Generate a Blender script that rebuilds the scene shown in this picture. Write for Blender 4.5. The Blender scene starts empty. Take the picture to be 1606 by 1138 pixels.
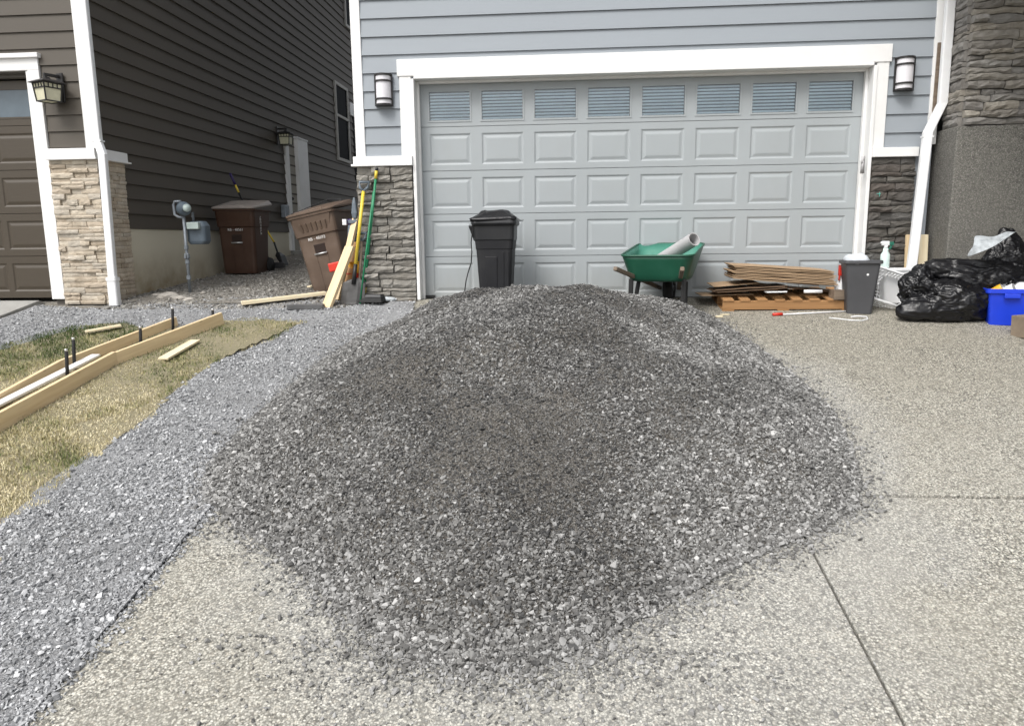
import bpy, bmesh, math, random
import numpy as np
from mathutils import Vector, Matrix
R = math.radians
rng = random.Random(11)
nr = np.random.default_rng(5)
scene = bpy.context.scene
COL = scene.collection

# ------------------------------------------------------------------ camera, sky, sun, exposure
FPX, CX, CY = 1134.0, 803.0, 569.0          # focal length and centre of the photograph in its own pixels
YAW, PITCH, ROLL = R(4.64), R(9.7), R(0.66)
CAM = Vector((0, 0, 0.671))                 # the camera, 0.67 m above the garage slab (the driveway falls towards the street)
WALL = 8.2                                  # distance of both house fronts
fwd = Vector((-math.sin(YAW)*math.cos(PITCH), math.cos(YAW)*math.cos(PITCH), -math.sin(PITCH)))
r0 = Vector((math.cos(YAW), math.sin(YAW), 0)); u0 = r0.cross(fwd)
cr = r0*math.cos(ROLL) - u0*math.sin(ROLL); cu = u0*math.cos(ROLL) + r0*math.sin(ROLL)
cam = bpy.data.cameras.new('camera'); co = bpy.data.objects.new('camera', cam); COL.objects.link(co)
m = Matrix((cr, cu, -fwd)).transposed().to_4x4(); m.translation = CAM; co.matrix_world = m
cam.sensor_width = 36; cam.lens = 36*FPX/1606; cam.clip_start = .05; cam.clip_end = 500
scene.camera = co

world = bpy.data.worlds.new('World'); scene.world = world; world.use_nodes = True
wt = world.node_tree; wt.nodes.clear()
SUN_EL, SUN_AZ = R(52), R(212)              # azimuth from +Y clockwise: behind and to the left of the camera
sky = wt.nodes.new('ShaderNodeTexSky'); sky.sky_type = 'NISHITA'; sky.sun_disc = False
sky.sun_elevation = SUN_EL; sky.sun_rotation = SUN_AZ; sky.air_density = 1.0; sky.dust_density = 4.0; sky.ozone_density = 1.0
hs = wt.nodes.new('ShaderNodeHueSaturation'); hs.inputs['Saturation'].default_value = 0.22    # an overcast, nearly grey sky
bg = wt.nodes.new('ShaderNodeBackground'); bg.inputs['Strength'].default_value = 0.14
wo = wt.nodes.new('ShaderNodeOutputWorld')
wt.links.new(sky.outputs[0], hs.inputs['Color']); wt.links.new(hs.outputs[0], bg.inputs[0]); wt.links.new(bg.outputs[0], wo.inputs[0])
sl = bpy.data.lights.new('sun', 'SUN'); sl.energy = 1.25; sl.angle = R(24); sl.color = (1, .965, .92)
so = bpy.data.objects.new('sun', sl); COL.objects.link(so)
sd = Vector((math.sin(SUN_AZ)*math.cos(SUN_EL), math.cos(SUN_AZ)*math.cos(SUN_EL), math.sin(SUN_EL)))
so.rotation_euler = sd.to_track_quat('Z', 'Y').to_euler()
scene.view_settings.view_transform = 'Standard'; scene.view_settings.look = 'None'
scene.view_settings.gamma = 1; scene.view_settings.use_curve_mapping = False
scene.view_settings.exposure = 0.64

# ------------------------------------------------------------------ the ground's shape and pixel -> place helpers
SLOPE = .185
def Z(y):
    if y > WALL: return .08*(min(y, 22)-WALL)
    if y < -1.5: return SLOPE*(-1.5-WALL)
    return SLOPE*(y-WALL)
def ray(px, py): return cr*((px-CX)/FPX) + cu*((CY-py)/FPX) + fwd
def atY(px, py, Y):
    d = ray(px, py); return CAM + d*(Y/d.y)
def atX(px, py, X):
    d = ray(px, py); return CAM + d*(X/d.x)
def gnd(px, py, dz=0):
    d = ray(px, py); lo, hi = .2, 40
    for _ in range(50):
        k = (lo+hi)/2; p = CAM + d*k
        if p.z > Z(p.y)+dz: lo = k
        else: hi = k
    p = CAM + d*lo; return Vector((p.x, p.y, Z(p.y)))

# ------------------------------------------------------------------ materials
def lin(r, g, b, k=1.0):
    f = lambda c: ((c/255)/12.92 if c/255 <= .04045 else ((c/255+.055)/1.055)**2.4)*k
    return (f(r), f(g), f(b), 1)
class NT:
    def __init__(s, name):
        s.m = bpy.data.materials.new(name); s.m.use_nodes = True; s.t = s.m.node_tree; s.t.nodes.clear()
        s.out = s.n('OutputMaterial'); s.b = s.n('BsdfPrincipled'); s.l(s.b.outputs[0], s.out.inputs[0])
    def n(s, ty, **kw):
        x = s.t.nodes.new('ShaderNode'+ty)
        for k, v in kw.items():
            if k in ('operation', 'blend_type', 'data_type', 'attribute_type', 'attribute_name', 'feature', 'distance', 'interpolation_type', 'clamp', 'noise_dimensions'): setattr(x, k, v)
            else: x.inputs[k].default_value = v
        return x
    def l(s, a, b): s.t.links.new(a, b)
    def coord(s, kind='Object', scale=(1, 1, 1)):
        if kind == 'World': o = s.n('NewGeometry').outputs['Position']
        else: o = s.n('TexCoord').outputs[kind]
        mp = s.n('Mapping'); mp.inputs['Scale'].default_value = scale; s.l(o, mp.inputs[0]); return mp.outputs[0]
    def noise(s, co, scale, detail=4, rough=.55):
        x = s.n('TexNoise', Scale=scale, Detail=detail, Roughness=rough); s.l(co, x.inputs['Vector']); return x.outputs['Fac']
    def vor(s, co, scale, out='Color', feature='F1'):
        x = s.n('TexVoronoi', Scale=scale, feature=feature); s.l(co, x.inputs['Vector']); return x.outputs[out]
    def ramp(s, f, stops):
        x = s.n('ValToRGB'); e = x.color_ramp.elements
        while len(e) < len(stops): e.new(.5)
        for i, (p, c) in enumerate(stops): e[i].position = p; e[i].color = c
        s.l(f, x.inputs[0]); return x.outputs[0]
    def mix(s, f, a, b, ty='MIX'):
        x = s.n('MixRGB', blend_type=ty)
        for i, v in ((0, f), (1, a), (2, b)):
            if hasattr(v, 'links'): s.l(v, x.inputs[i])
            else: x.inputs[i].default_value = v
        return x.outputs[0]
    def math(s, op, a, b=0.0):
        x = s.n('Math', operation=op)
        for i, v in ((0, a), (1, b)):
            if hasattr(v, 'links'): s.l(v, x.inputs[i])
            else: x.inputs[i].default_value = v
        return x.outputs[0]
    def bump(s, h, strength, dist=.01, prev=None):
        x = s.n('Bump', Strength=strength, Distance=dist); s.l(h, x.inputs['Height'])
        if prev is not None: s.l(prev, x.inputs['Normal'])
        s.l(x.outputs[0], s.b.inputs['Normal']); return x.outputs[0]
    def col(s, c):
        if hasattr(c, 'links'): s.l(c, s.b.inputs['Base Color'])
        else: s.b.inputs['Base Color'].default_value = c
    def set(s, **kw):
        for k, v in kw.items(): s.b.inputs[k.replace('_', ' ')].default_value = v
        return s

M = {}
def simple(name, c, rough=.5, var=.12, scale=6, bump=0, bscale=60, metal=0, dirt=None, kind='Object', spec=.5, sc=(1, 1, 1)):
    """A coloured surface with a little cloudy variation, optional grain relief and optional dirt colour in patches."""
    s = NT(name); co = s.coord(kind, sc)
    n = s.noise(co, scale)
    a = tuple(v*(1-var) for v in c[:3])+(1,); b = tuple(min(1, v*(1+var)) for v in c[:3])+(1,)
    colr = s.ramp(n, [(.3, a), (.7, b)])
    if dirt:
        d = s.ramp(s.noise(co, scale*.6+1.3, 6, .65), [(.48, (0, 0, 0, 1)), (.75, (1, 1, 1, 1))])
        colr = s.mix(s.math('MULTIPLY', d, dirt[1]), colr, dirt[0])
    s.col(colr); s.set(Roughness=rough, Metallic=metal); s.b.inputs['Specular IOR Level'].default_value = spec
    if bump: s.bump(s.noise(co, bscale, 5, .6), bump, .01)
    M[name] = s.m; return s

def siding_mat(name, c, rough=.62):
    s = NT(name); co = s.coord('World', (3, 3, 60))
    g = s.noise(co, 3.0, 5, .6)
    r = s.n('ObjectInfo').outputs['Random']
    k = s.math('ADD', s.math('MULTIPLY', g, .10), s.math('MULTIPLY', r, .07))
    big = s.noise(s.coord('World'), .8, 3)
    k = s.math('ADD', k, s.math('MULTIPLY', big, .1))
    colr = s.mix(k, tuple(v*1.05 for v in c[:3])+(1,), tuple(v*.45 for v in c[:3])+(1,))
    s.col(colr); s.set(Roughness=rough); s.bump(g, .18, .004); M[name] = s.m
siding_mat('gray_siding', (.298, .328, .358, 1))
siding_mat('brown_siding', (.080, .068, .053, 1))
simple('white_trim', (.80, .80, .79, 1), .5, .03, 2.5, .06, 90, dirt=((.62, .60, .55, 1), .25))
simple('white_metal', (.82, .83, .84, 1), .32, .02, 3, dirt=((.6, .58, .54, 1), .22))
simple('gray_wall', (.33, .36, .40, 1), .7)
simple('brown_wall', (.10, .09, .078, 1), .7)
simple('roofing', (.06, .06, .062, 1), .9, .3, 20, .3)
simple('soffit', (.7, .7, .68, 1), .6)

s = NT('door_paint'); co = s.coord('World', (14, 1, 1))      # embossed steel garage door
g = s.noise(s.coord('World', (2, 2, 40)), 5, 4)
low = s.noise(s.coord('World'), 1.1, 3)
sy = s.n('SeparateXYZ'); s.l(s.n('NewGeometry').outputs['Position'], sy.inputs[0])
dk = s.ramp(s.math('ADD', sy.outputs[2], s.math('MULTIPLY', s.noise(s.coord('World', (3, 1, 1)), 3, 6, .65), .5)), [(.22, (1, 1, 1, 1)), (.62, (0, 0, 0, 1))])     # splashed dirt along its foot
pc_ = s.mix(s.math('MULTIPLY', low, .8), (.372, .402, .415, 1), (.322, .35, .362, 1))
sm = s.ramp(s.noise(s.coord('World', (1, 1, .5)), 4.5, 6, .7), [(.52, (0, 0, 0, 1)), (.72, (1, 1, 1, 1))]); pc_ = s.mix(s.math('MULTIPLY', sm, .12), pc_, (.30, .30, .28, 1))
s.col(s.mix(s.math('MULTIPLY', dk, .30), pc_, (.26, .25, .225, 1))); s.l(s.math('ADD', .38, s.math('MULTIPLY', s.noise(co, 2.2, 4), .22)), s.b.inputs['Roughness'])
wv = s.bump(s.noise(s.coord('World', (1, 1, .6)), 2.6, 2), .16, .05); s.bump(g, .10, .003, wv); M['door_paint'] = s.m
s = NT('brown_door_paint'); g = s.noise(s.coord('World', (2, 2, 40)), 5, 4)
s.col(s.mix(g, (.050, .039, .026, 1), (.066, .052, .036, 1))); s.set(Roughness=.42); s.bump(g, .12, .003); M['brown_door_paint'] = s.m

s = NT('window_glass')                                       # thin clear pane: mostly see-through with a fresnel reflection
tr = s.n('BsdfTransparent'); gl = s.n('BsdfGlossy', Roughness=.03); fr = s.n('Fresnel', IOR=1.52); mx = s.n('MixShader')
tr.inputs[0].default_value = (.95, .98, 1, 1)
k = s.math('ADD', s.math('MULTIPLY', fr.outputs[0], 1.0), .02)
s.l(k, mx.inputs[0]); s.l(tr.outputs[0], mx.inputs[1]); s.l(gl.outputs[0], mx.inputs[2]); s.l(mx.outputs[0], s.out.inputs[0]); M['window_glass'] = s.m
simple('dark_glass', (.010, .012, .014, 1), .25, .1, spec=.08); M['dark_glass'].node_tree.nodes['Principled BSDF'].inputs['IOR'].default_value = 1.08
simple('reflection_tint_glass', (.10, .13, .155, 1), .12, .1)  # bluish gray sky reflection painted in as the base colour
simple('blind', (.82, .93, .98, 1), .4, .05)
simple('dark_inside', (.10, .14, .175, 1), .8)

def stone_mat(name, cols, grain=38):
    s = NT(name); co = s.coord('World'); r = s.n('ObjectInfo').outputs['Random']
    base = s.ramp(r, [(i/(len(cols)-1), c) for i, c in enumerate(cols)])
    n = s.noise(co, 9, 6, .65); f = s.noise(co, grain, 5, .7)
    base = s.mix(s.ramp(n, [(.35, (0, 0, 0, 1)), (.7, (1, 1, 1, 1))]), s.mix(1, base, (.72, .70, .67, 1), 'MULTIPLY'), base)
    base = s.mix(s.math('MULTIPLY', f, .55), base, s.mix(1, base, (.62, .60, .57, 1), 'MULTIPLY'))
    s.col(base); s.set(Roughness=.9); s.b.inputs['Specular IOR Level'].default_value = .25
    hh = s.math('ADD', s.math('MULTIPLY', n, 1.2), s.math('MULTIPLY', f, .6)); s.bump(hh, .75, .018); M[name] = s.m
stone_mat('tan_stone', [(.58, .50, .40, 1), (.72, .65, .54, 1), (.65, .56, .45, 1), (.63, .58, .50, 1), (.78, .71, .60, 1)])
stone_mat('gray_stone', [(.25, .242, .222, 1), (.36, .35, .325, 1), (.30, .287, .262, 1), (.43, .415, .385, 1)])
stone_mat('shaded_gray_stone', [(.11, .105, .097, 1), (.165, .158, .146, 1), (.13, .115, .105, 1), (.15, .15, .146, 1)])  # gray stone again, darkened in colour for the shade at the right
stone_mat('brown_stone', [(.24, .232, .222, 1), (.35, .342, .328, 1), (.28, .27, .256, 1), (.40, .375, .33, 1), (.30, .297, .29, 1)])
simple('mortar', (.10, .095, .088, 1), .95, .2, 12, .4)

def aggregate(name, pal, scale, dirtc, joint_dark=.5, bumpk=.5, dust=False):
    """Exposed-aggregate concrete: small pebbles of several colours set in paste, with large faint stains."""
    s = NT(name); co = s.coord('World')
    x = s.n('TexVoronoi', Scale=scale, feature='F1')
    wn = s.n('TexNoise', Scale=scale*1.1, Detail=2); s.l(co, wn.inputs['Vector'])
    wa = s.n('VectorMath', operation='MULTIPLY_ADD'); s.l(wn.outputs['Color'], wa.inputs[0]); wa.inputs[1].default_value = (.016, .016, .016); s.l(co, wa.inputs[2]); s.l(wa.outputs[0], x.inputs['Vector'])
    sep = s.n('SeparateColor'); s.l(x.outputs['Color'], sep.inputs[0])
    peb = s.ramp(sep.outputs[0], [(i/(len(pal)-1), c) for i, c in enumerate(pal)])
    edge = s.ramp(x.outputs['Distance'], [(.35, (1, 1, 1, 1)), (.62, (joint_dark,)*3+(1,))])
    colr = s.mix(1, peb, edge, 'MULTIPLY')
    fine = s.noise(co, 420, 2); colr = s.mix(.35, colr, s.mix(1, colr, s.ramp(fine, [(.3, (.5, .5, .5, 1)), (.7, (1.4, 1.4, 1.4, 1))]), 'MULTIPLY'))
    st = s.ramp(s.noise(co, .9, 5, .6), [(.42, (0, 0, 0, 1)), (.66, (1, 1, 1, 1))])
    colr = s.mix(s.math('MULTIPLY', st, .42), colr, dirtc)
    st2 = s.ramp(s.noise(co, 3.1, 6, .7), [(.45, (0, 0, 0, 1)), (.75, (1, 1, 1, 1))])
    colr = s.mix(s.math('MULTIPLY', st2, .22), colr, tuple(v*.72 for v in dirtc[:3])+(1,))
    if dust:                                                  # pale stone dust tracked out round the foot of the heap
        mp = s.n('Mapping'); mp.inputs['Location'].default_value = (.02/2.3, -5.0/3.2, 0); mp.inputs['Scale'].default_value = (1/2.3, 1/3.2, 0); s.l(s.n('NewGeometry').outputs['Position'], mp.inputs[0])
        ln = s.n('VectorMath', operation='LENGTH'); s.l(mp.outputs[0], ln.inputs[0])
        dm = s.math('ADD', ln.outputs['Value'], s.math('MULTIPLY', s.math('SUBTRACT', s.noise(co, 1.7, 6, .65), .5), .55))
        dk = s.ramp(dm, [(.84, (1, 1, 1, 1)), (1.0, (0, 0, 0, 1))])
        sy = s.n('SeparateXYZ'); s.l(s.n('NewGeometry').outputs['Position'], sy.inputs[0])     # darker towards the garage: glancing-light falloff and dust put into the colour
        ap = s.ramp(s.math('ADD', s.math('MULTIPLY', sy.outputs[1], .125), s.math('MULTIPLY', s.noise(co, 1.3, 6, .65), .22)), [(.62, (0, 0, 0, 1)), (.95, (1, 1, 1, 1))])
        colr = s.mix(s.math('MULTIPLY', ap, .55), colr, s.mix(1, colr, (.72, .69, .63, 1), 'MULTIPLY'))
        colr = s.mix(s.math('MULTIPLY', dk, .36), colr, s.mix(.4, (.37, .375, .375, 1), colr))
    s.col(colr); s.set(Roughness=.88); s.b.inputs['Specular IOR Level'].default_value = .3
    s.bump(s.math('SUBTRACT', 1.0, x.outputs['Distance']), bumpk, .006); M[name] = s.m; return s
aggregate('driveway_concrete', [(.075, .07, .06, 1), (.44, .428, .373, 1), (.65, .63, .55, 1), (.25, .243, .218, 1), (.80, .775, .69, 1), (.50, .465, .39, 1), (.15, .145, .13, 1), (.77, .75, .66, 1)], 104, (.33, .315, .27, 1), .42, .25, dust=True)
aggregate('plinth_concrete', [(.13, .126, .115, 1), (.20, .194, .175, 1), (.26, .252, .228, 1), (.16, .155, .142, 1), (.33, .32, .29, 1)], 95, (.165, .16, .142, 1), .6, .35)
simple('joint_fill', (.075, .068, .055, 1), .95, .3, 20)
simple('plain_concrete', (.33, .325, .305, 1), .9, .12, 3, .2, 80, dirt=((.22, .21, .19, 1), .5))

s = NT('foundation_concrete'); co = s.coord('World')          # weathered, with a brown splash band that fades upwards
n = s.noise(co, 3.5, 6, .65); sepx = s.n('SeparateXYZ'); s.l(s.n('NewGeometry').outputs['Position'], sepx.inputs[0])
band = s.math('SUBTRACT', .95, s.math('MULTIPLY', s.math('SUBTRACT', sepx.outputs[2], .05), 1.7))
k = s.math('MULTIPLY', band, s.ramp(n, [(.3, (.25, .25, .25, 1)), (.65, (1, 1, 1, 1))]))
s.col(s.mix(k, (.64, .60, .48, 1), (.27, .195, .10, 1))); s.set(Roughness=.93); s.bump(n, .3, .01); M['foundation_concrete'] = s.m

s = NT('earth'); co = s.coord('World'); n = s.noise(co, 5, 8, .7); f = s.vor(co, 70, 'Distance'); g = s.noise(co, 90, 3, .7)
s.col(s.mix(s.math('MULTIPLY', g, .7), s.ramp(n, [(.3, (.20, .182, .155, 1)), (.7, (.31, .29, .255, 1))]), (.15, .138, .118, 1)))
s.set(Roughness=.97); s.bump(s.math('ADD', s.math('MULTIPLY', f, -.6), g), .8, .02); M['earth'] = s.m
s = NT('gravel_fines'); co = s.coord('World'); n = s.noise(co, 2.2, 6, .65); g = s.noise(co, 170, 3, .7); v = s.n('TexVoronoi', Scale=120); s.l(co, v.inputs['Vector'])
sep = s.n('SeparateColor'); s.l(v.outputs['Color'], sep.inputs[0])
c1 = s.ramp(n, [(.3, (.074, .067, .057, 1)), (.7, (.120, .109, .093, 1))])
s.col(s.mix(s.math('MULTIPLY', s.ramp(sep.outputs[0], [(.35, (0, 0, 0, 1)), (.95, (1, 1, 1, 1))]), .75), c1, (.30, .29, .272, 1))); s.set(Roughness=.97)
s.bump(s.math('ADD', s.math('MULTIPLY', v.outputs['Distance'], -.8), g), 1.0, .012); M['gravel_fines'] = s.m
s = NT('gravel_bed_fines'); co = s.coord('World'); n = s.noise(co, 2.0, 6, .65); g = s.noise(co, 170, 3, .7); v = s.n('TexVoronoi', Scale=95); s.l(co, v.inputs['Vector'])
sep = s.n('SeparateColor'); s.l(v.outputs['Color'], sep.inputs[0])
c1 = s.ramp(n, [(.3, (.17, .168, .165, 1)), (.7, (.34, .343, .348, 1))])
s.col(s.mix(s.math('MULTIPLY', sep.outputs[0], .6), c1, (.44, .45, .465, 1))); s.set(Roughness=.97)
s.bump(s.math('ADD', s.math('MULTIPLY', v.outputs['Distance'], -.8), g), 1.0, .012); M['gravel_bed_fines'] = s.m
def gravel_mat(name, stops):
    s = NT(name); a = s.n('Attribute', attribute_type='INSTANCER', attribute_name='tint').outputs['Fac']
    c = s.ramp(a, stops); f = s.noise(s.coord('World'), 260, 2)
    s.col(s.mix(s.math('MULTIPLY', f, .45), c, s.mix(1, c, (.6, .6, .6, 1), 'MULTIPLY'))); s.set(Roughness=.82)
    s.b.inputs['Specular IOR Level'].default_value = .35; M[name] = s.m
gravel_mat('pile_stone', [(0, (.060, .060, .060, 1)), (.30, (.135, .132, .126, 1)), (.6, (.25, .247, .238, 1)), (.85, (.37, .368, .36, 1)), (1, (.54, .535, .52, 1))])
gravel_mat('bed_stone', [(0, (.13, .133, .137, 1)), (.30, (.305, .311, .319, 1)), (.7, (.475, .482, .49, 1)), (1, (.70, .705, .71, 1))])
gravel_mat('dirt_stone', [(0, (.12, .113, .10, 1)), (.5, (.27, .258, .235, 1)), (1, (.46, .445, .41, 1))])
s = NT('lawn_soil'); co = s.coord('World'); n = s.noise(co, 4, 6, .7); g = s.noise(co, 60, 4, .7)
s.col(s.mix(g, s.ramp(n, [(.35, (.30, .26, .17, 1)), (.7, (.14, .145, .07, 1))]), (.40, .35, .24, 1))); s.set(Roughness=.95); s.bump(g, .9, .03); M['lawn_soil'] = s.m  # soil darkened so the gaps between blades read as shadow
s = NT('grass_blade'); a = s.n('Attribute', attribute_name='tint').outputs['Fac']
s.col(s.ramp(a, [(0, (.060, .095, .030, 1)), (.32, (.175, .20, .075, 1)), (.6, (.48, .42, .235, 1)), (1, (.80, .72, .50, 1))])); s.set(Roughness=.7)
s.b.inputs['Specular IOR Level'].default_value = .2; M['grass_blade'] = s.m

def wood(name, c1, c2, axis=0, knots=True, rough=.7):
    s = NT(name); sc = [28, 28, 28]; sc[axis] = 1.6
    r = s.n('ObjectInfo').outputs['Random']; co = s.coord('Object', tuple(sc))
    add = s.n('VectorMath', operation='ADD'); s.l(co, add.inputs[0]); cmb = s.n('CombineXYZ'); s.l(s.math('MULTIPLY', r, 50), cmb.inputs[0]); s.l(s.math('MULTIPLY', r, 31), cmb.inputs[1]); s.l(cmb.outputs[0], add.inputs[1])
    n = s.noise(add.outputs[0], 1.2, 6, .6)
    colr = s.ramp(n, [(.3, c2), (.62, c1)])
    if knots:
        kk = s.coord('Object', tuple(3 if i == axis else 8 for i in range(3)))
        kv = s.vor(kk, 1.0, 'Distance'); km = s.ramp(kv, [(.05, (1, 1, 1, 1)), (.11, (0, 0, 0, 1))]); colr = s.mix(s.math('MULTIPLY', km, .7), colr, tuple(v*.35 for v in c2[:3])+(1,))
    colr = s.mix(s.math('MULTIPLY', r, .28), colr, tuple(v*.7 for v in c1[:3])+(1,))
    s.col(colr); s.set(Roughness=rough); s.bump(n, .15, .004); M[name] = s.m
wood('new_lumber', (.82, .65, .41, 1), (.70, .52, .30, 1))
wood('pale_lumber', (.86, .76, .54, 1), (.77, .64, .42, 1), knots=False)
wood('orange_lumber', (.50, .29, .13, 1), (.38, .20, .085, 1))
wood('pallet_wood', (.43, .235, .10, 1), (.30, .155, .06, 1))
wood('old_wood', (.22, .17, .125, 1), (.13, .095, .068, 1))
simple('cardboard', (.37, .255, .155, 1), .85, .14, 5, .1, 40, dirt=((.28, .19, .11, 1), .5))
simple('dark_cardboard', (.15, .095, .058, 1), .85, .2, 5, .1, 40)
simple('bin_brown', (.058, .026, .014, 1), .5, .12, 4, .08, 200, dirt=((.08, .052, .038, 1), .4))
simple('bin_brown_faded', (.115, .078, .055, 1), .55, .1, 4, .08, 200, dirt=((.22, .17, .135, 1), .4))
simple('lid_sheen_brown', (.34, .30, .27, 1), .4, .15, 5, .06, 120)  # lid brown lightened so the sky's sheen is in the colour
simple('bin_white_print', (.75, .74, .72, 1), .6)
simple('black_plastic', (.014, .015, .017, 1), .45, .2, 5, .05, 150, dirt=((.035, .035, .035, 1), .5))
simple('charcoal_plastic', (.062, .063, .068, 1), .5, .12, 4, .05, 150)
simple('bin_pitted', (.017, .0175, .020, 1), .6, .2, 4, .05, 150, dirt=((.036, .035, .034, 1), .6), spec=.35)
simple('black_metal', (.012, .012, .013, 1), .45, .2, 8)
simple('rubber', (.014, .014, .014, 1), .8, .2, 8, .2, 60)
simple('green_tray', (.008, .075, .042, 1), .42, .15, 3, .05, 60, dirt=((.03, .10, .07, 1), .35))
simple('tray_inside', (.045, .20, .145, 1), .5, .2, 3, .05, 60, dirt=((.14, .26, .21, 1), .6))  # lighter green: sky light on the open inside and fading, both in the colour
simple('recess_shade_brown', (.022, .010, .006, 1), .6)  # dark brown paints a recess's shade onto a solid block
simple('tube_gray', (.46, .455, .46, 1), .5, .05)
simple('bag_black', (.006, .006, .0075, 1), .33, .2, 6, .55, 16, spec=.45)
simple('bag_white', (.62, .66, .70, 1), .35, .08, 6, .3, 25)
simple('blue_plastic', (.012, .05, .62, 1), .38, .1, 3)
simple('white_plastic', (.78, .79, .80, 1), .4, .04, 3)
simple('bottle_green', (.66, .80, .76, 1), .3, .05)
simple('trigger_green', (.02, .15, .10, 1), .4)
simple('red_plastic', (.62, .035, .018, 1), .45, .1)
simple('yellow_plastic', (.80, .42, .03, 1), .45, .1)
simple('yellow_paint', (.78, .58, .06, 1), .4, .08)
simple('green_paint', (.02, .22, .10, 1), .4, .1)
simple('gray_plastic', (.13, .16, .19, 1), .5, .1)
simple('steel_blade', (.09, .088, .086, 1), .5, .3, 9, .2, 60, metal=.4)
simple('galvanised', (.27, .30, .33, 1), .5, .25, 12, .1, 60, metal=.35)
simple('meter_gray', (.10, .13, .16, 1), .5, .15, 6)
simple('meter_face', (.42, .50, .48, 1), .3, .1)
simple('bronze', (.018, .016, .016, 1), .45, .2, 9)
simple('frosted_glass', (.72, .71, .74, 1), .35, .03)
simple('amber_glass', (.60, .58, .42, 1), .35, .06, 30)
simple('paver', (.10, .10, .10, 1), .95, .2, 10, .3)
simple('rock', (.36, .335, .30, 1), .95, .25, 9, .5, 30)
simple('window_trim', (.42, .41, .38, 1), .6, .05)
simple('beige_door', (.36, .33, .28, 1), .6, .06)
simple('purple_grip', (.035, .02, .10, 1), .5)
simple('clear_plastic', (.40, .43, .45, 1), .25, .25, 20, .4, 40)
simple('teal_chalk', (.10, .34, .28, 1), .9, .2, 20)
simple('silver_metal', (.62, .62, .62, 1), .35, .1, metal=.7)
simple('brown_block', (.24, .19, .14, 1), .9, .2, 6, .2)

# ------------------------------------------------------------------ mesh builders
class MB:
    def __init__(s): s.v = []; s.f = []
    def add(s, vs, fs):
        o = len(s.v); s.v += [tuple(p) for p in vs]; s.f += [tuple(i+o for i in f) for f in fs]; return s
    def box(s, x0, x1, y0, y1, z0, z1):
        return s.hexa([(x0, y0, z0), (x1, y0, z0), (x1, y1, z0), (x0, y1, z0), (x0, y0, z1), (x1, y0, z1), (x1, y1, z1), (x0, y1, z1)])
    def hexa(s, v): return s.add(v, [(3, 2, 1, 0), (4, 5, 6, 7), (0, 1, 5, 4), (1, 2, 6, 5), (2, 3, 7, 6), (3, 0, 4, 7)])
    def beam(s, p, q, w, t, up=(0, 0, 1)):
        p, q = Vector(p), Vector(q); d = (q-p).normalized(); sd_ = d.cross(Vector(up)).normalized(); u_ = sd_.cross(d)
        a, b = sd_*w/2, u_*t/2
        return s.hexa([p-a-b, p+a-b, q+a-b, q-a-b, p-a+b, p+a+b, q+a+b, q-a+b])
    def tube(s, pts, r, n=10, caps=True, r2=None):
        pts = [Vector(p) for p in pts]; k = len(pts); rings = []; prev = None
        for i, p in enumerate(pts):
            d = (pts[min(i+1, k-1)]-pts[max(i-1, 0)]).normalized()
            a = prev if prev is not None else (Vector((0, 0, 1)) if abs(d.z) < .9 else Vector((1, 0, 0)))
            sd_ = d.cross(a).normalized(); u_ = sd_.cross(d); prev = u_
            rr = r if r2 is None else r+(r2-r)*i/(k-1)
            rings.append([p+sd_*rr*math.cos(2*math.pi*j/n)+u_*rr*math.sin(2*math.pi*j/n) for j in range(n)])
        vs = [v for g in rings for v in g]
        fs = [(i*n+j, i*n+(j+1) % n, (i+1)*n+(j+1) % n, (i+1)*n+j) for i in range(k-1) for j in range(n)]
        if caps: fs += [tuple(range(n))[::-1], tuple((k-1)*n+j for j in range(n))]
        return s.add(vs, fs)
    def lathe(s, prof, n=20, c=(0, 0, 0), a0=0, a1=2*math.pi):
        full = abs(a1-a0-2*math.pi) < 1e-6; m_ = n if full else n+1
        vs = [(c[0]+r*math.cos(a0+(a1-a0)*j/n), c[1]+r*math.sin(a0+(a1-a0)*j/n), c[2]+z) for r, z in prof for j in range(m_)]
        fs = [(i*m_+j, i*m_+(j+1) % m_, (i+1)*m_+(j+1) % m_, (i+1)*m_+j) for i in range(len(prof)-1) for j in range(n)]
        return s.add(vs, fs)
    def loft(s, secs, closed=True, cap0=True, cap1=True):
        n = len(secs[0]); vs = [p for g in secs for p in g]
        fs = [(i*n+j, i*n+(j+1) % n, (i+1)*n+(j+1) % n, (i+1)*n+j) for i in range(len(secs)-1) for j in range(n if closed else n-1)]
        if cap0: fs.append(tuple(range(n))[::-1])
        if cap1: fs.append(tuple((len(secs)-1)*n+j for j in range(n)))
        return s.add(vs, fs)
    def prism(s, poly, axis, a, b):
        """poly in the two other axes, swept along axis from a to b."""
        def P(u, v, w): return {'x': (w, u, v), 'y': (u, w, v), 'z': (u, v, w)}[axis]
        return s.loft([[P(u, v, a) for u, v in poly], [P(u, v, b) for u, v in poly]])
def rrect(w, d, r, z, n=3, cx=0, cy=0):
    out = []
    for qx, qy, a in ((1, 1, 0), (-1, 1, 90), (-1, -1, 180), (1, -1, 270)):
        for i in range(n+1):
            t = R(a+90*i/n); out.append((cx+qx*(w/2-r)+r*math.cos(t), cy+qy*(d/2-r)+r*math.sin(t), z))
    return out
def mesh_of(name, mb, mat, smooth=False):
    me = bpy.data.meshes.new(name); me.from_pydata(mb.v, [], mb.f)
    bm = bmesh.new(); bm.from_mesh(me); bmesh.ops.recalc_face_normals(bm, faces=bm.faces); bm.to_mesh(me); bm.free()
    me.materials.append(M[mat] if isinstance(mat, str) else mat)
    if smooth: me.polygons.foreach_set('use_smooth', [True]*len(me.polygons))
    return me
def tag(o, label=None, cat=None, group=None, kind=None):
    for k, v in (('label', label), ('category', cat), ('group', group), ('kind', kind)):
        if v: o[k] = v
    return o
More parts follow.
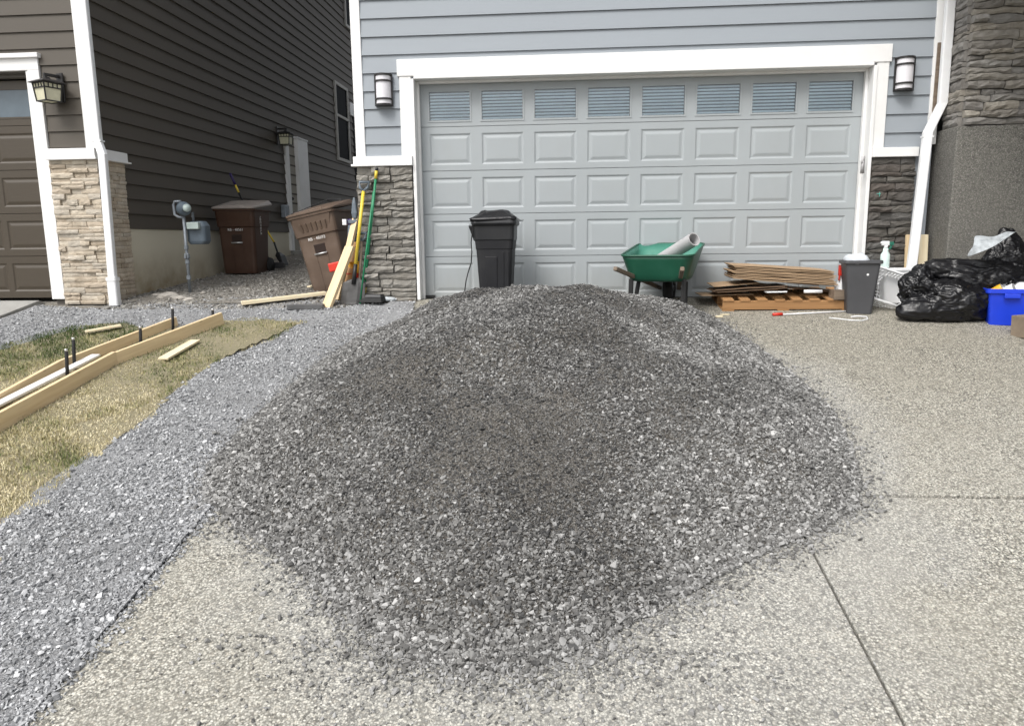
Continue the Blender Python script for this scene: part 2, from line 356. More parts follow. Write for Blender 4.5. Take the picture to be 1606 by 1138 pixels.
def obj(name, mb, mat, parent=None, bevel=0, smooth=False, world=False, label=None, cat=None, group=None, kind=None, seg=2, angle=35):
    me = mb if isinstance(mb, bpy.types.Mesh) else None
    if me is None:
        if world and parent is not None:
            b = base_of(parent); mb.v = [tuple(Vector(p)-b) for p in mb.v]
        me = mesh_of(name, mb, mat, smooth)
    o = bpy.data.objects.new(name, me); COL.objects.link(o)
    if parent is not None: o.parent = parent
    if bevel:
        md = o.modifiers.new('bevel', 'BEVEL'); md.width = bevel; md.segments = seg; md.limit_method = 'ANGLE'; md.angle_limit = R(angle)
    if smooth and bevel: pass
    return tag(o, label, cat, group, kind)
def base_of(o):
    while o.parent is not None: o = o.parent
    return o.location.copy()
def thing(name, label, cat, loc=(0, 0, 0), rot=(0, 0, 0), group=None):
    o = bpy.data.objects.new(name, None); COL.objects.link(o); o.location = loc; o.rotation_euler = rot; o.empty_display_size = .1
    return tag(o, label, cat, group)
def inst(name, mesh, parent, loc=(0, 0, 0), rot=(0, 0, 0), scale=(1, 1, 1)):
    o = bpy.data.objects.new(name, mesh); COL.objects.link(o); o.parent = parent; o.location = loc; o.rotation_euler = rot; o.scale = scale; return o
def plank(name, p, q, w, t, mat, label, cat, group=None, up=(0, 0, 1), bevel=.003, parent=None):
    """A straight board from p to q in its own frame (x along the grain)."""
    p, q = Vector(p), Vector(q); L = (q-p).length; d = (q-p)/L; sd_ = d.cross(Vector(up)).normalized(); u_ = sd_.cross(d)
    o = obj(name, MB().box(-L/2, L/2, -w/2, w/2, -t/2, t/2), mat, parent, bevel, label=label, cat=cat, group=group)
    mm = Matrix((d, -sd_, u_)).transposed().to_4x4()
    mm.translation = (p+q)/2 - (base_of(parent) if parent else Vector()); o.matrix_basis = mm; return o

# ------------------------------------------------------------------ ground
def sheet(name, inside, x0, x1, y0, y1, step, dz, mat, amp=0.0, nseed=0, height=None, **kw):
    """A ground-following grid sheet kept only where inside(x, y) holds; amp gives small lumps."""
    xs = np.arange(x0, x1+step/2, step); ys = np.arange(y0, y1+step/2, step)
    X, Y = np.meshgrid(xs, ys); keep = inside(X, Y)
    H = np.vectorize(Z)(Y)+dz
    if amp:
        ph = np.random.default_rng(nseed).uniform(0, 6.28, 12)
        for i, f in enumerate((1.3, 2.9, 5.3, 9.1)): H = H + amp*.5/(i+1)*(np.sin(X*f+ph[i]+1.7*np.sin(Y*f*.6+ph[i+4])) + np.sin(Y*f*1.1+ph[i+8]+X*f*.5))
    if height is not None: H = H+height(X, Y)
    nx, ny = len(xs), len(ys); idx = -np.ones((ny, nx), int); idx[keep] = np.arange(keep.sum())
    V = np.stack([X[keep], Y[keep], H[keep]], 1)
    q = np.stack([idx[:-1, :-1], idx[:-1, 1:], idx[1:, 1:], idx[1:, :-1]], -1).reshape(-1, 4); q = q[(q >= 0).all(1)]
    me = bpy.data.meshes.new(name); me.from_pydata(V.tolist(), [], q.tolist()); me.materials.append(M[mat]); me.polygons.foreach_set('use_smooth', [True]*len(me.polygons))
    o = bpy.data.objects.new(name, me); COL.objects.link(o); return tag(o, **kw)
def poly_mask(poly):
    P = np.array(poly)
    def f(X, Y):
        inside = np.zeros(X.shape, bool); j = len(P)-1
        for i in range(len(P)):
            xi, yi = P[i]; xj, yj = P[j]
            c = ((yi > Y) != (yj > Y)); den = (yj-yi) if yj != yi else 1e-9
            inside ^= c & (X < (xj-xi)*(Y-yi)/den+xi); j = i
        return inside
    return f
def poly_dist(poly, X, Y):
    P = np.array(poly); d = np.full(X.shape, 1e9)
    for i in range(len(P)):
        a, b = P[i], P[(i+1) % len(P)]; ab = b-a; t = np.clip(((X-a[0])*ab[0]+(Y-a[1])*ab[1])/(ab@ab), 0, 1)
        d = np.minimum(d, np.hypot(X-a[0]-t*ab[0], Y-a[1]-t*ab[1]))
    return d
DL = -2.03                                                    # left edge of the driveway
# far ground out to the horizon, then finer earth near the houses
g = MB(); ysl = [-90, -40, -12, -1.5, WALL, 22, 60, 120]
g.add([(x, y, Z(y)-.10) for y in ysl for x in (-120, 120)], [(2*i, 2*i+1, 2*i+3, 2*i+2) for i in range(len(ysl)-1)])
obj('ground', g, 'earth', kind='structure')
sheet('dirt_yard', lambda X, Y: X < DL-.02, -9, DL-.02, -1.4, 19.9, .07, -.035, 'earth', .016, 3, height=lambda X, Y: -.035*(1-np.clip((Y-7.6)/.8, 0, 1)), kind='structure')

# driveway: slabs of exposed-aggregate concrete with recessed control joints
drive = tag(bpy.data.objects.new('driveway', None), kind='structure'); COL.objects.link(drive)
xs = [DL, 1.205, 4.44, 7.6]; ys = [-3.2, .45, 4.035, 7.62, 8.36]
def slab(x0, x1, y0, y1):
    e = .006; x1 -= e; x0 += e if x0 > DL+.01 else 0; y0 += .016; y1 -= .016
    yy = [y0]+[y for y in (-1.5, WALL) if y0 < y < y1]+[y1]
    mb = MB(); n = len(yy)
    vs = []
    for y in yy:
        zt = Z(y) if y <= WALL else 0
        vs += [(x0, y, zt), (x1, y, zt), (x1, y, zt-.11), (x0, y, zt-.11)]
    fs = [(4*i+j, 4*i+(j+1) % 4, 4*i+4+(j+1) % 4, 4*i+4+j) for i in range(n-1) for j in range(4)]+[(0, 1, 2, 3), tuple(4*(n-1)+j for j in (3, 2, 1, 0))]
    return mb.add(vs, fs)
for i in range(3):
    for j in range(4):
        if j == 3: continue
        y1 = 8.40 if j == 2 else ys[j+1]
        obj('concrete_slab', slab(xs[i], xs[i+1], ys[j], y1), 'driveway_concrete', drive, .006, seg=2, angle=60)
jf = MB()
for j in range(len(ys)-1):
    pass
yj = [-3.2, -1.5, WALL, 8.38]
jf.add([(x, y, (Z(y) if y <= WALL else 0)-.030) for y in yj for x in (DL+.02, 7.58)], [(2*i, 2*i+1, 2*i+3, 2*i+2) for i in range(3)])
obj('joint_filler', jf, 'joint_fill', drive)

# the neighbour's plain concrete apron at the far left
nd = MB(); P0 = gnd(0, 497); xa = -6.345
nd.hexa([(-9.5, -1.4, Z(-1.4)-.1), (xa, -1.4, Z(-1.4)-.1), (xa, 8.5, Z(8.2)-.1), (-9.5, 8.5, Z(8.2)-.1), (-9.5, -1.4, Z(-1.4)+.01), (xa, -1.4, Z(-1.4)+.01), (xa, 8.2, .012), (-9.5, 8.2, .012)])
obj('neighbour_driveway', nd, 'plain_concrete', bevel=.008, kind='structure')

# ------------------------------------------------------------------ stone scatter (one object: base sheet + loose points that carry instanced crushed stones)
shapes = bpy.data.collections.new('stone_shapes')
def rock_mesh(seed, mat, flat=.62):
    q = random.Random(seed); bm = bmesh.new()
    for _ in range(9):
        v = Vector((q.gauss(0, 1), q.gauss(0, 1), q.gauss(0, 1))).normalized()*q.uniform(.72, 1.1)
        bm.verts.new((v.x*.62, v.y*.48, v.z*.48*flat))
    r_ = bmesh.ops.convex_hull(bm, input=bm.verts); bmesh.ops.delete(bm, geom=[e for e in r_['geom_interior'] if isinstance(e, bmesh.types.BMVert)], context='VERTS')
    me = bpy.data.meshes.new('crushed_stone'); bm.to_mesh(me); bm.free(); me.materials.append(M[mat]); return me
def scatter_group(mat):
    c = bpy.data.collections.new('stones_'+mat)
    for i in range(9): c.objects.link(bpy.data.objects.new('crushed_stone', rock_mesh(100+i, mat, .72+.09*(i % 4))))
    ng = bpy.data.node_groups.new('scatter_'+mat, 'GeometryNodeTree')
    ng.interface.new_socket('Geometry', in_out='INPUT', socket_type='NodeSocketGeometry'); ng.interface.new_socket('Geometry', in_out='OUTPUT', socket_type='NodeSocketGeometry')
    N = ng.nodes.new; L = ng.links.new
    gi, go = N('NodeGroupInput'), N('NodeGroupOutput')
    def attr(name, ty):
        a = N('GeometryNodeInputNamedAttribute'); a.data_type = ty; a.inputs[0].default_value = name; return a.outputs[0]
    sg = N('GeometryNodeSeparateGeometry'); sg.domain = 'POINT'; L(gi.outputs[0], sg.inputs[0]); L(attr('stone', 'BOOLEAN'), sg.inputs[1])
    ci = N('GeometryNodeCollectionInfo'); ci.inputs[0].default_value = c; ci.inputs[1].default_value = True; ci.inputs[2].default_value = True
    ip = N('GeometryNodeInstanceOnPoints'); L(sg.outputs[0], ip.inputs['Points']); L(ci.outputs[0], ip.inputs['Instance']); ip.inputs['Pick Instance'].default_value = True
    er = N('FunctionNodeEulerToRotation'); L(attr('rot', 'FLOAT_VECTOR'), er.inputs[0]); L(er.outputs[0], ip.inputs['Rotation']); L(attr('size', 'FLOAT_VECTOR'), ip.inputs['Scale'])
    jn = N('GeometryNodeJoinGeometry'); L(sg.outputs[1], jn.inputs[0]); L(ip.outputs[0], jn.inputs[0]); L(jn.outputs[0], go.inputs[0])
    return ng
def add_stones(o, ng, pts, size, tint, tilt=.5, seed=1):
    """pts (n,3): centres; size (n,): stone length in metres."""
    q = np.random.default_rng(seed); me = o.data; n0 = len(me.vertices); n = len(pts)
    me.vertices.add(n); co_ = np.zeros((n0+n, 3), np.float32); tmp = np.zeros((n0+n)*3, np.float32); me.vertices.foreach_get('co', tmp); co_ = tmp.reshape(-1, 3); co_[n0:] = pts
    me.vertices.foreach_set('co', co_.ravel())
    def put(name, ty, arr, w):
        a = me.attributes.new(name, ty, 'POINT'); full = np.zeros((n0+n, w) if w > 1 else n0+n, arr.dtype); full[n0:] = arr
        a.data.foreach_set('value' if w == 1 else 'vector', full.ravel())
    put('stone', 'BOOLEAN', np.ones(n, bool), 1)
    rot = np.stack([q.normal(0, tilt, n), q.normal(0, tilt, n), q.uniform(0, 6.28, n)], 1).astype(np.float32); put('rot', 'FLOAT_VECTOR', rot, 3)
    sz = (size[:, None]*q.uniform(.75, 1.2, (n, 3))).astype(np.float32); put('size', 'FLOAT_VECTOR', sz, 3)
    put('tint', 'FLOAT', np.clip(tint, 0, 1).astype(np.float32), 1)
    me.update(); md = o.modifiers.new('stones', 'NODES'); md.node_group = ng
NG_PILE, NG_BED, NG_DIRT = scatter_group('pile_stone'), scatter_group('bed_stone'), scatter_group('dirt_stone')
def vnoise(X, Y, f, seed):
    ph = np.random.default_rng(seed).uniform(0, 6.28, 8)
    return (np.sin(X*f+ph[0]+1.3*np.sin(Y*f*.8+ph[1])) + np.sin(Y*f*1.15+ph[2]+1.3*np.sin(X*f*.7+ph[3])) + .6*np.sin((X+Y)*f*1.9+ph[4]) + .6*np.sin((X-Y)*f*2.1+ph[5]))/3.2

# the heap: footprint on the drive, height from the distance to its edge
PF = [tuple(gnd(*c).xy) for c in ((322, 782), (352, 814), (420, 862), (480, 908), (535, 962), (605, 1012), (690, 1046), (780, 1056), (880, 1036), (960, 996), (1050, 950), (1130, 905), (1210, 864), (1290, 830), (1340, 798), (1352, 762), (1336, 700), (1308, 648), (1270, 610), (1225, 572), (1180, 538), (1140, 512))] + [(1.42, 7.45), (1.2, 7.8), (.2, 8.05), (-.9, 8.05), (-1.62, 7.85), (-1.80, 7.3)] + [tuple(gnd(*c).xy) for c in ((560, 530), (500, 570), (450, 610), (388, 665), (342, 715), (318, 752))]
pmask = poly_mask(PF)
def pile_h(X, Y):
    ins = pmask(X, Y); d = np.where(ins, poly_dist(PF, X, Y), 0)
    cap = np.interp(Y, [2.5, 3.6, 4.6, 5.4, 6.4, 7.4, 8.1], [.75, .80, .86, .80, .58, .34, .22])
    cap = cap*(1-.12*np.clip((X-.2)/1.6, 0, 1)**2)*(1-.24*np.clip((X+.1)/1.5, 0, 1)*np.clip((Y-4.6)/1.2, 0, 1))
    s_ = .66*d/cap
    h = cap*(1-np.exp(-(s_**1.25)))
    h = h+(np.clip(d*2.5, 0, 1))*(.050*vnoise(X, Y, 2.3, 1)+.032*vnoise(X, Y, 5.1, 2)+.014*vnoise(X, Y, 11, 3))
    h = h+np.clip(d*2, 0, 1)*.05*np.tanh((Y-4.75-.25*np.sin(X*2.1+.6)-.1*np.sin(X*5))*9)*np.exp(-((X+.2)/1.1)**2)
    h = h-.10*np.exp(-(((X-.55)/.28)**2+((Y-5.1)/.75)**2))*np.clip(d*2, 0, 1)     # hollow where the shovelling started
    return np.where(ins, np.maximum(h, .004), 0)
ZV = np.vectorize(Z)
pile = sheet('gravel_pile', lambda X, Y: pmask(X, Y) & (poly_dist(PF, X, Y) > .0), -2.4, 2.1, 2.5, 8.2, .03, .002, 'gravel_fines', height=pile_h,
             label='large dark gray heap of crushed gravel dumped in the middle of the driveway', cat='gravel pile', kind='stuff')
def pts_on_pile(n, seed, lo=0.0):
    q = np.random.default_rng(seed); X = q.uniform(-2.35, 2.05, n); Y = q.uniform(2.55, 8.1, n)
    # nearer ground shows larger, so it gets more of the stones
    keep = pmask(X, Y) & (q.uniform(0, 1, n) < np.clip(1.25-.14*(Y-2.6), .35, 1)); return X[keep], Y[keep], q
X, Y, q = pts_on_pile(500000, 21)
fine = vnoise(X, Y, 1.9, 7)+.5*vnoise(X, Y, 4.3, 8)
dedge = poly_dist(PF, X, Y)
# fines gather on the upper middle; coarse stones roll to the foot
fin = np.clip(.18+.85*fine+.62*np.exp(-(((X-.25)/.75)**2+((Y-5.2)/1.5)**2))+.3*np.clip((Y-6)/1, 0, 1)-.45*np.clip((X-.7)/.5, 0, 1)-.8*np.exp(-dedge/.35), 0, 1)
keep = q.uniform(0, 1, len(X)) > .21+.43*fin; X, Y, fin, dedge = X[keep], Y[keep], fin[keep], dedge[keep]
sz = np.exp(q.normal(math.log(.0127), .42, len(X)))*(1-.30*fin)*(1+.35*np.exp(-dedge/.3)); sz = np.clip(sz, .006, .040)
Hh = pile_h(X, Y)+ZV(Y)+.004+sz*.18
tint = np.clip(q.beta(1.25, 1.75, len(X))-.20*fin+.14*vnoise(X, Y, 3, 4)-.02+.05*np.clip((X-.3)/1.5, -.4, 1)+.10*np.exp(-dedge/.4)+.04, 0, 1)
# stones that rolled out over the concrete around the foot
n2 = 26000; k = q.integers(0, len(PF), n2); P = np.array(PF); A, B = P[k], P[(k+1) % len(PF)]; t = q.uniform(0, 1, n2)[:, None]
nrm = np.stack([(B-A)[:, 1], -(B-A)[:, 0]], 1); nrm /= np.linalg.norm(nrm, axis=1)[:, None]
off = q.exponential(.06, n2)-.05; E_ = A+(B-A)*t+nrm*off[:, None]+q.normal(0, .06, (n2, 2))
thin = (q.uniform(0, 1, n2) < np.clip(.62-off*2.2+.35*vnoise(E_[:, 0], E_[:, 1], 3.3, 9), 0.03, 1)) & (E_[:, 0] > DL-.9) & (E_[:, 1] < 8.0) & (E_[:, 1] > 1.9)
E_ = E_[thin]; front = (E_[:, 1] < 4) | (q.uniform(0, 1, len(E_)) < .5); E_ = E_[front]
s2 = np.clip(np.exp(q.normal(math.log(.014), .42, len(E_))), .005, .036)
# thinner tongue that spread down the drive at the front
n3 = 2600; TX = q.normal(-.30, .50, n3); TY = 2.78-q.exponential(.17, n3); ok = TY > 1.7; TX, TY = TX[ok], TY[ok]
s3 = np.clip(np.exp(q.normal(math.log(.013), .45, len(TX))), .004, .034)
n4 = 500; SX = q.uniform(-2.0, 3.6, n4); SY = q.uniform(1.6, 7.6, n4); s4 = np.clip(np.exp(q.normal(math.log(.009), .4, n4)), .004, .02)
AX = np.concatenate([E_[:, 0], TX, SX]); AY = np.concatenate([E_[:, 1], TY, SY]); AS = np.concatenate([s2, s3, s4])
AH = ZV(AY)+np.where(pmask(AX, AY), pile_h(AX, AY), 0)+AS*.16+.002
AH = np.where((AX < DL) & ~pmask(AX, AY), AH-.008, AH)
pts = np.stack([np.concatenate([X, AX]), np.concatenate([Y, AY]), np.concatenate([Hh, AH])], 1)
add_stones(pile, NG_PILE, pts, np.concatenate([sz, AS]), np.concatenate([tint, q.beta(2.2, 1.6, len(AX))*.75+.18]), .42, 3)

# the bluish gravel spread beside the driveway, and the lawn with its ragged edge
def gp(*pp): return [tuple(gnd(x, y).xy) for x, y in pp]
LAWN = gp((-260, 960), (-40, 905), (0, 830), (60, 790), (112, 742), (170, 700), (250, 640), (290, 600), (330, 570), (400, 540), (440, 522), (478, 504), (430, 497), (385, 497), (350, 500), (300, 507), (270, 512), (235, 512), (200, 503), (140, 506), (100, 512), (60, 522), (0, 540), (-120, 585), (-300, 700))
BED = gp((-300, 1500), (20, 1138), (324, 806.7), (480, 627.5), (624, 462)) + [(-2.4, 8.12), (-3.0, 8.35), (-3.7, 8.55), (-4.4, 8.4), (-5.0, 8.08), (-5.6, 7.95), (-6.33, 8.1), (-6.33, 7.0), (-6.33, 5.9), (-6.3, 4.0), (-6.3, -1.2), (-2.05, -1.2)]
BED = [(min(x, DL-.012), y) for x, y in BED]
BED[3:5] = [(DL-.012, 4.6), (-1.78, 5.2), (-1.62, 6.2), (-1.62, 7.4), (-1.75, 8.1)]
lm_, bm_ = poly_mask(LAWN), poly_mask(BED)
def lawn_in(X, Y): 
    jx = .07*vnoise(X, Y, 6, 12)+.05*vnoise(X, Y, 17, 13)+.03*vnoise(X, Y, 37, 14); return lm_(X+jx, Y+jx)
bed = sheet('gravel_path', lambda X, Y: bm_(X, Y) | ((X > DL-.1) & (X < DL+.035) & (Y < 4.65)), -6.35, -1.6, -1.2, 8.6, .04, -.014, 'gravel_bed_fines', .008, 6, height=lambda X, Y: -.05*(lm_(X, Y) & (poly_dist(LAWN, X, Y) > .13))+.024*(X > DL-.01),
            label='spread of pale bluish gravel along the left edge of the driveway and round the lawn', cat='gravel path', kind='stuff')
q = np.random.default_rng(31); n = 300000; X = q.uniform(-6.3, -1.6, n); Y = q.uniform(1.6, 8.6, n)
dens = np.clip(1.3-.16*(Y-2), .28, 1)*np.clip(.62-.50*vnoise(X, Y, 2.0, 15)-.22*vnoise(X, Y, 5.3, 16), .10, 1)
k = bm_(X, Y) & ~lawn_in(X, Y) & (q.uniform(0, 1, n) < dens) & (X > -7*Y/8-1.2); X, Y = X[k], Y[k]
sz = np.clip(np.exp(q.normal(math.log(.0132), .42, len(X))), .006, .04)
ne = 8200; ex = q.normal(DL-.005, .05, ne); ey = q.uniform(1.4, 4.7, ne); ek = q.uniform(0, 1, ne) < np.where(ex > DL, np.exp(-(ex-DL)/.06)*(.62+.5*vnoise(ex, ey, 4, 61)), .8)
X = np.concatenate([X, ex[ek]]); Y = np.concatenate([Y, ey[ek]]); sz = np.concatenate([sz, np.clip(np.exp(q.normal(math.log(.014), .4, int(ek.sum()))), .005, .034)])
ph = np.random.default_rng(6).uniform(0, 6.28, 12); lump = np.zeros(len(X))
for i, f in enumerate((1.3, 2.9, 5.3, 9.1)): lump += .010*.5/(i+1)*(np.sin(X*f+ph[i]+1.7*np.sin(Y*f*.6+ph[i+4])) + np.sin(Y*f*1.1+ph[i+8]+X*f*.5))
add_stones(bed, NG_BED, np.stack([X, Y, ZV(Y)-.014+np.where(X > DL-.01, np.where(Y > 4.6, .024, .016), 0)+lump*.8*(X < DL)+sz*.15], 1), sz, q.beta(1.5, 1.6, len(X)), .40, 5)

# stones and clods lying in the bare yard between the houses
yard = sheet('loose_rubble', lambda X, Y: (X > -5.4) & (X < -2.45) & (Y > 8.05) & (Y < 14), -5.4, -2.4, 8.0, 14, .1, -.022, 'earth', .014, 3,
             label='loose brownish rubble and clods over the bare strip between the two houses', cat='rubble', kind='stuff')
n = 26000; X = q.uniform(-5.4, -2.45, n); Y = 7.9+q.exponential(1.6, n); k = (Y < 14); X, Y = X[k], Y[k]
sz = np.clip(np.exp(q.normal(math.log(.016), .5, len(X))), .006, .07)
add_stones(yard, NG_DIRT, np.stack([X, Y, ZV(Y)-.018+sz*.1], 1), sz, q.beta(2, 2.2, len(X)), .5, 7)

lawn = sheet('lawn', lambda X, Y: lm_(X, Y), -6.35, DL, .5, 8.4, .05, -.016, 'lawn_soil', .012, 9, kind='structure')
n = 290000; X = q.uniform(-6.3, -2.1, n); Y = q.uniform(2.4, 8.3, n)
A1, A2, A3 = gnd(0, 676), gnd(182, 570), gnd(348, 507)
B1, B2, B3 = gnd(0, 637), gnd(97, 580), gnd(277, 508)
form = poly_mask([A1.xy, A2.xy, A3.xy, B3.xy, B2.xy, B1.xy])
k = lawn_in(X, Y) & (X > -7*Y/8-1.0) & (q.uniform(0, 1, n) < np.clip(1.3-.1*Y, .4, 1)*np.clip(.85+.5*vnoise(X, Y, 6.5, 71)+.25*vnoise(X, Y, 15, 72), .15, 1)); X, Y = X[k], Y[k]
inf = form(X, Y); k = ~inf | (q.uniform(0, 1, len(X)) < .45); X, Y = X[k], Y[k]
green = vnoise(X, Y, 1.7, 41)*.5+.5*vnoise(X, Y, 4.1, 42)
behind = np.array([x < (B2.x+(y-B2.y)*(B3.x-B2.x)/(B3.y-B2.y)) for x, y in zip(X, Y)])
tintg = .62-.50*green-.45*behind*np.clip((Y-5.7)/.6, 0, 1)-.12*np.clip(Y-6, 0, 1.4)+.30*vnoise(X, Y, 8, 44)+.16*vnoise(X, Y, 19, 45)+q.normal(0, .16, len(X))
L_ = q.uniform(.016, .048, len(X))*(1+.35*np.clip(green, -.6, 1))*(1-.25*np.clip(tintg, 0, 1)); a = q.uniform(0, 6.28, len(X)); lean = np.abs(q.normal(.85, .6, len(X))); b = a+q.normal(1.57, .4, len(X)); w = q.uniform(.0016, .0032, len(X))
zb = ZV(Y)-.020; 
px_, py_ = np.cos(b)*w, np.sin(b)*w
c1 = np.stack([X-px_, Y-py_, zb], 1); c2 = np.stack([X+px_, Y+py_, zb], 1)
mx_, my_, mz_ = np.cos(a)*np.sin(lean*.5)*L_*.55, np.sin(a)*np.sin(lean*.5)*L_*.55, np.cos(lean*.5)*L_*.55
d1 = np.stack([X+mx_-px_*.8, Y+my_-py_*.8, zb+mz_], 1); d2 = np.stack([X+mx_+px_*.8, Y+my_+py_*.8, zb+mz_], 1)
ln = np.minimum(lean*1.3, 1.5); e = np.stack([X+mx_+np.cos(a)*np.sin(ln)*L_*.5, Y+my_+np.sin(a)*np.sin(ln)*L_*.5, zb+mz_+np.cos(ln)*L_*.45], 1)
nb = len(X); V = np.stack([c1, c2, d2, d1, e], 1).reshape(-1, 3); i5 = np.arange(nb)*5
me = bpy.data.meshes.new('grass'); me.vertices.add(nb*5); me.vertices.foreach_set('co', V.ravel().astype(np.float32))
fq = np.stack([i5, i5+1, i5+2, i5+3], 1); ft = np.stack([i5+3, i5+2, i5+4], 1); lv = np.concatenate([fq, ft], 1).reshape(-1)
me.loops.add(len(lv)); me.loops.foreach_set('vertex_index', lv.astype(np.int32)); me.polygons.add(nb*2)
st = np.stack([np.arange(nb)*7, np.arange(nb)*7+4], 1).reshape(-1); me.polygons.foreach_set('loop_start', st.astype(np.int32)); me.update(calc_edges=True)
at_ = me.attributes.new('tint', 'FLOAT', 'POINT'); at_.data.foreach_set('value', np.repeat(np.clip(tintg, 0, 1), 5).astype(np.float32)); me.materials.append(M['grass_blade'])
go = bpy.data.objects.new('grass', me); COL.objects.link(go); tag(go, 'short patchy lawn, half dried to straw, either side of the wooden form', 'grass', kind='stuff')

# ------------------------------------------------------------------ houses
def veneer(parent, mat, org, along, w, zs, rows, widths, depth, seed, wav=.012, gap=.004):
    """Courses of stones on a wall face that starts at org and runs w metres along the unit vector along (its outside is to the right of along).
    Neighbouring courses share a wavy bed line, so the stones interlock; each is its own faceted mesh."""
    q = random.Random(seed); ang = math.atan2(along[1], along[0]); b = base_of(parent); zz = [zs[0]]
    while zz[-1] < zs[1]-rows[0]*1.3: zz.append(zz[-1]+q.uniform(*rows))
    zz[-1] = zs[1]; K = len(zz)-1
    ph = [[q.uniform(0, 6.3) for _ in range(3)] for _ in zz]
    def bed(k, x):
        if k in (0, K): return zz[k]
        a, c, d = ph[k]; return zz[k]+wav*(.6*math.sin(x*9+a)+.45*math.sin(x*21+c)+.25*math.sin(x*43+d))
    for k in range(K):
        x = 0
        while x < w-.005:
            l = q.uniform(*widths)
            if w-x-l < widths[0]*.8: l = w-x
            h = zz[k+1]-zz[k]; d = q.uniform(*depth); nx = max(4, min(8, int(l/.055)+2)); nz = 4 if h > .05 else 3
            sk0, sk1 = q.uniform(-.3, .3)*wav*2, q.uniform(-.3, .3)*wav*2; tx = q.uniform(-.25, .25); rough = .15 if wav > .006 else .05
            vs = []
            for j in range(nz):
                v = j/(nz-1); pr = (.82, 1.0, .86)[j] if nz == 3 else (.80, 1.02, .98, .84)[j]
                if wav < .006: pr = (.86, 1.0, .92)[j] if nz == 3 else (.86, 1.0, 1.0, .92)[j]
                for i in range(nx):
                    u = i/(nx-1); xx = l*u+(gap/2 if i == 0 else -gap/2 if i == nx-1 else q.uniform(-.12, .12)*l/(nx-1))
                    if i == 0: xx += abs(sk0)*v
                    if i == nx-1: xx -= abs(sk1)*(1-v)
                    zb_, zt_ = bed(k, x+xx)+gap*.5, bed(k+1, x+xx)-gap*.5
                    if zt_-zb_ < .012: zt_ = zb_+.012
                    z = zb_+(zt_-zb_)*(v+(q.uniform(-.10, .10) if 0 < j < nz-1 else 0)); e = 1 if 0 < i < nx-1 else q.uniform(.86, 1.0)
                    vs.append((xx, -d*pr*e*(1+q.uniform(-rough, rough)+tx*(u-.5)), z-zz[k]))
            n0 = len(vs); bd = [i for i in range(nx)]+[j*nx+nx-1 for j in range(1, nz)]+[(nz-1)*nx+i for i in range(nx-2, -1, -1)]+[j*nx for j in range(nz-2, 0, -1)]
            for t in bd: vs.append((vs[t][0], .004, vs[t][2]))
            fs = [(j*nx+i, j*nx+i+1, (j+1)*nx+i+1, (j+1)*nx+i) for j in range(nz-1) for i in range(nx-1)]; m_ = len(bd)
            fs += [(bd[t], n0+t, n0+(t+1) % m_, bd[(t+1) % m_]) for t in range(m_)]
            o = bpy.data.objects.new('stone', mesh_of('stone', MB().add(vs, fs), mat)); COL.objects.link(o); o.parent = parent
            o.location = Vector((org[0]+along[0]*x, org[1]+along[1]*x, zz[k]))-b; o.rotation_euler = (0, 0, ang)
            x += l
def lap_x(L, h): return MB().prism([(-.026, 0), (-.008, h), (0, h), (0, 0)], 'x', 0, L)
def raised_panel(w, h, dp=.0095):
    """Embossed panel that fills an opening of its section: slopes in, then rises to a flat field. Origin at its centre, -y out."""
    def rect(i, y): return [(-w/2+i, y, -h/2+i), (w/2-i, y, -h/2+i), (w/2-i, y, h/2-i), (-w/2+i, y, h/2-i)]
    return MB().loft([rect(0, 0), rect(.006, .001), rect(.018, dp*.9), rect(.022, dp), rect(.028, dp), rect(.034, dp*.9), rect(.056, .0025), rect(.066, .0015)], cap0=False)
def panel_section(L, h, cells, t=.035):
    """A door section with rectangular openings in its face. x 0..L, z 0..h, face at y=0."""
    xs_ = sorted({0, L}|{c[0] for c in cells}|{c[1] for c in cells}); z0, z1 = cells[0][2], cells[0][3]; zs_ = [0, z0, z1, h]
    mb = MB(); 
    vs = [(x, 0, z) for z in zs_ for x in xs_]; n = len(xs_); fs = []
    for j in range(3):
        for i in range(n-1):
            if j == 1 and any(abs(c[0]-xs_[i]) < 1e-6 for c in cells): continue
            fs.append((j*n+i, j*n+i+1, (j+1)*n+i+1, (j+1)*n+i))
    mb.add(vs, fs)
    e = .004
    mb.add([(0, 0, h), (L, 0, h), (L, t, h+e), (0, t, h+e)], [(0, 1, 2, 3)]); mb.add([(0, 0, 0), (L, 0, 0), (L, t, -e), (0, t, -e)], [(3, 2, 1, 0)])
    return mb

# ---- the gray house
GL, GR = -2.37, 3.80
gh = thing('gray_house', 'gray lap sided house whose white trimmed garage faces the gravel heap', 'house', (.7, WALL, 0))
W = dict(parent=gh, world=True)
core = MB()
core.box(-2.35, -1.74, WALL, 20, -.3, 2.40); core.box(3.17, 3.79, WALL, 14, -.3, 2.40); core.box(-2.35, 3.79, WALL, 20, 2.4005, 6.6)
core.box(-1.7395, 3.1695, 9.2, 14, -.3, 2.40)
obj('wall', core, 'gray_wall', **W)
PIT = .187; z0 = 3.035
full = mesh_of('siding_board', lap_x(3.716-(-2.272), PIT-.002), 'gray_siding')
lp = mesh_of('siding_board', lap_x(.415, PIT-.002), 'gray_siding'); rp = mesh_of('siding_board', lap_x(.435, PIT-.002), 'gray_siding')
for k in range(-1, 4): inst('siding_board', full, gh, Vector((-2.272, WALL, z0-PIT*k))-gh.location)
for k in range(4, 9):
    inst('siding_board', lp, gh, Vector((-2.272, WALL, z0-PIT*k))-gh.location); inst('siding_board', rp, gh, Vector((3.281, WALL, z0-PIT*k))-gh.location)
up = MB()
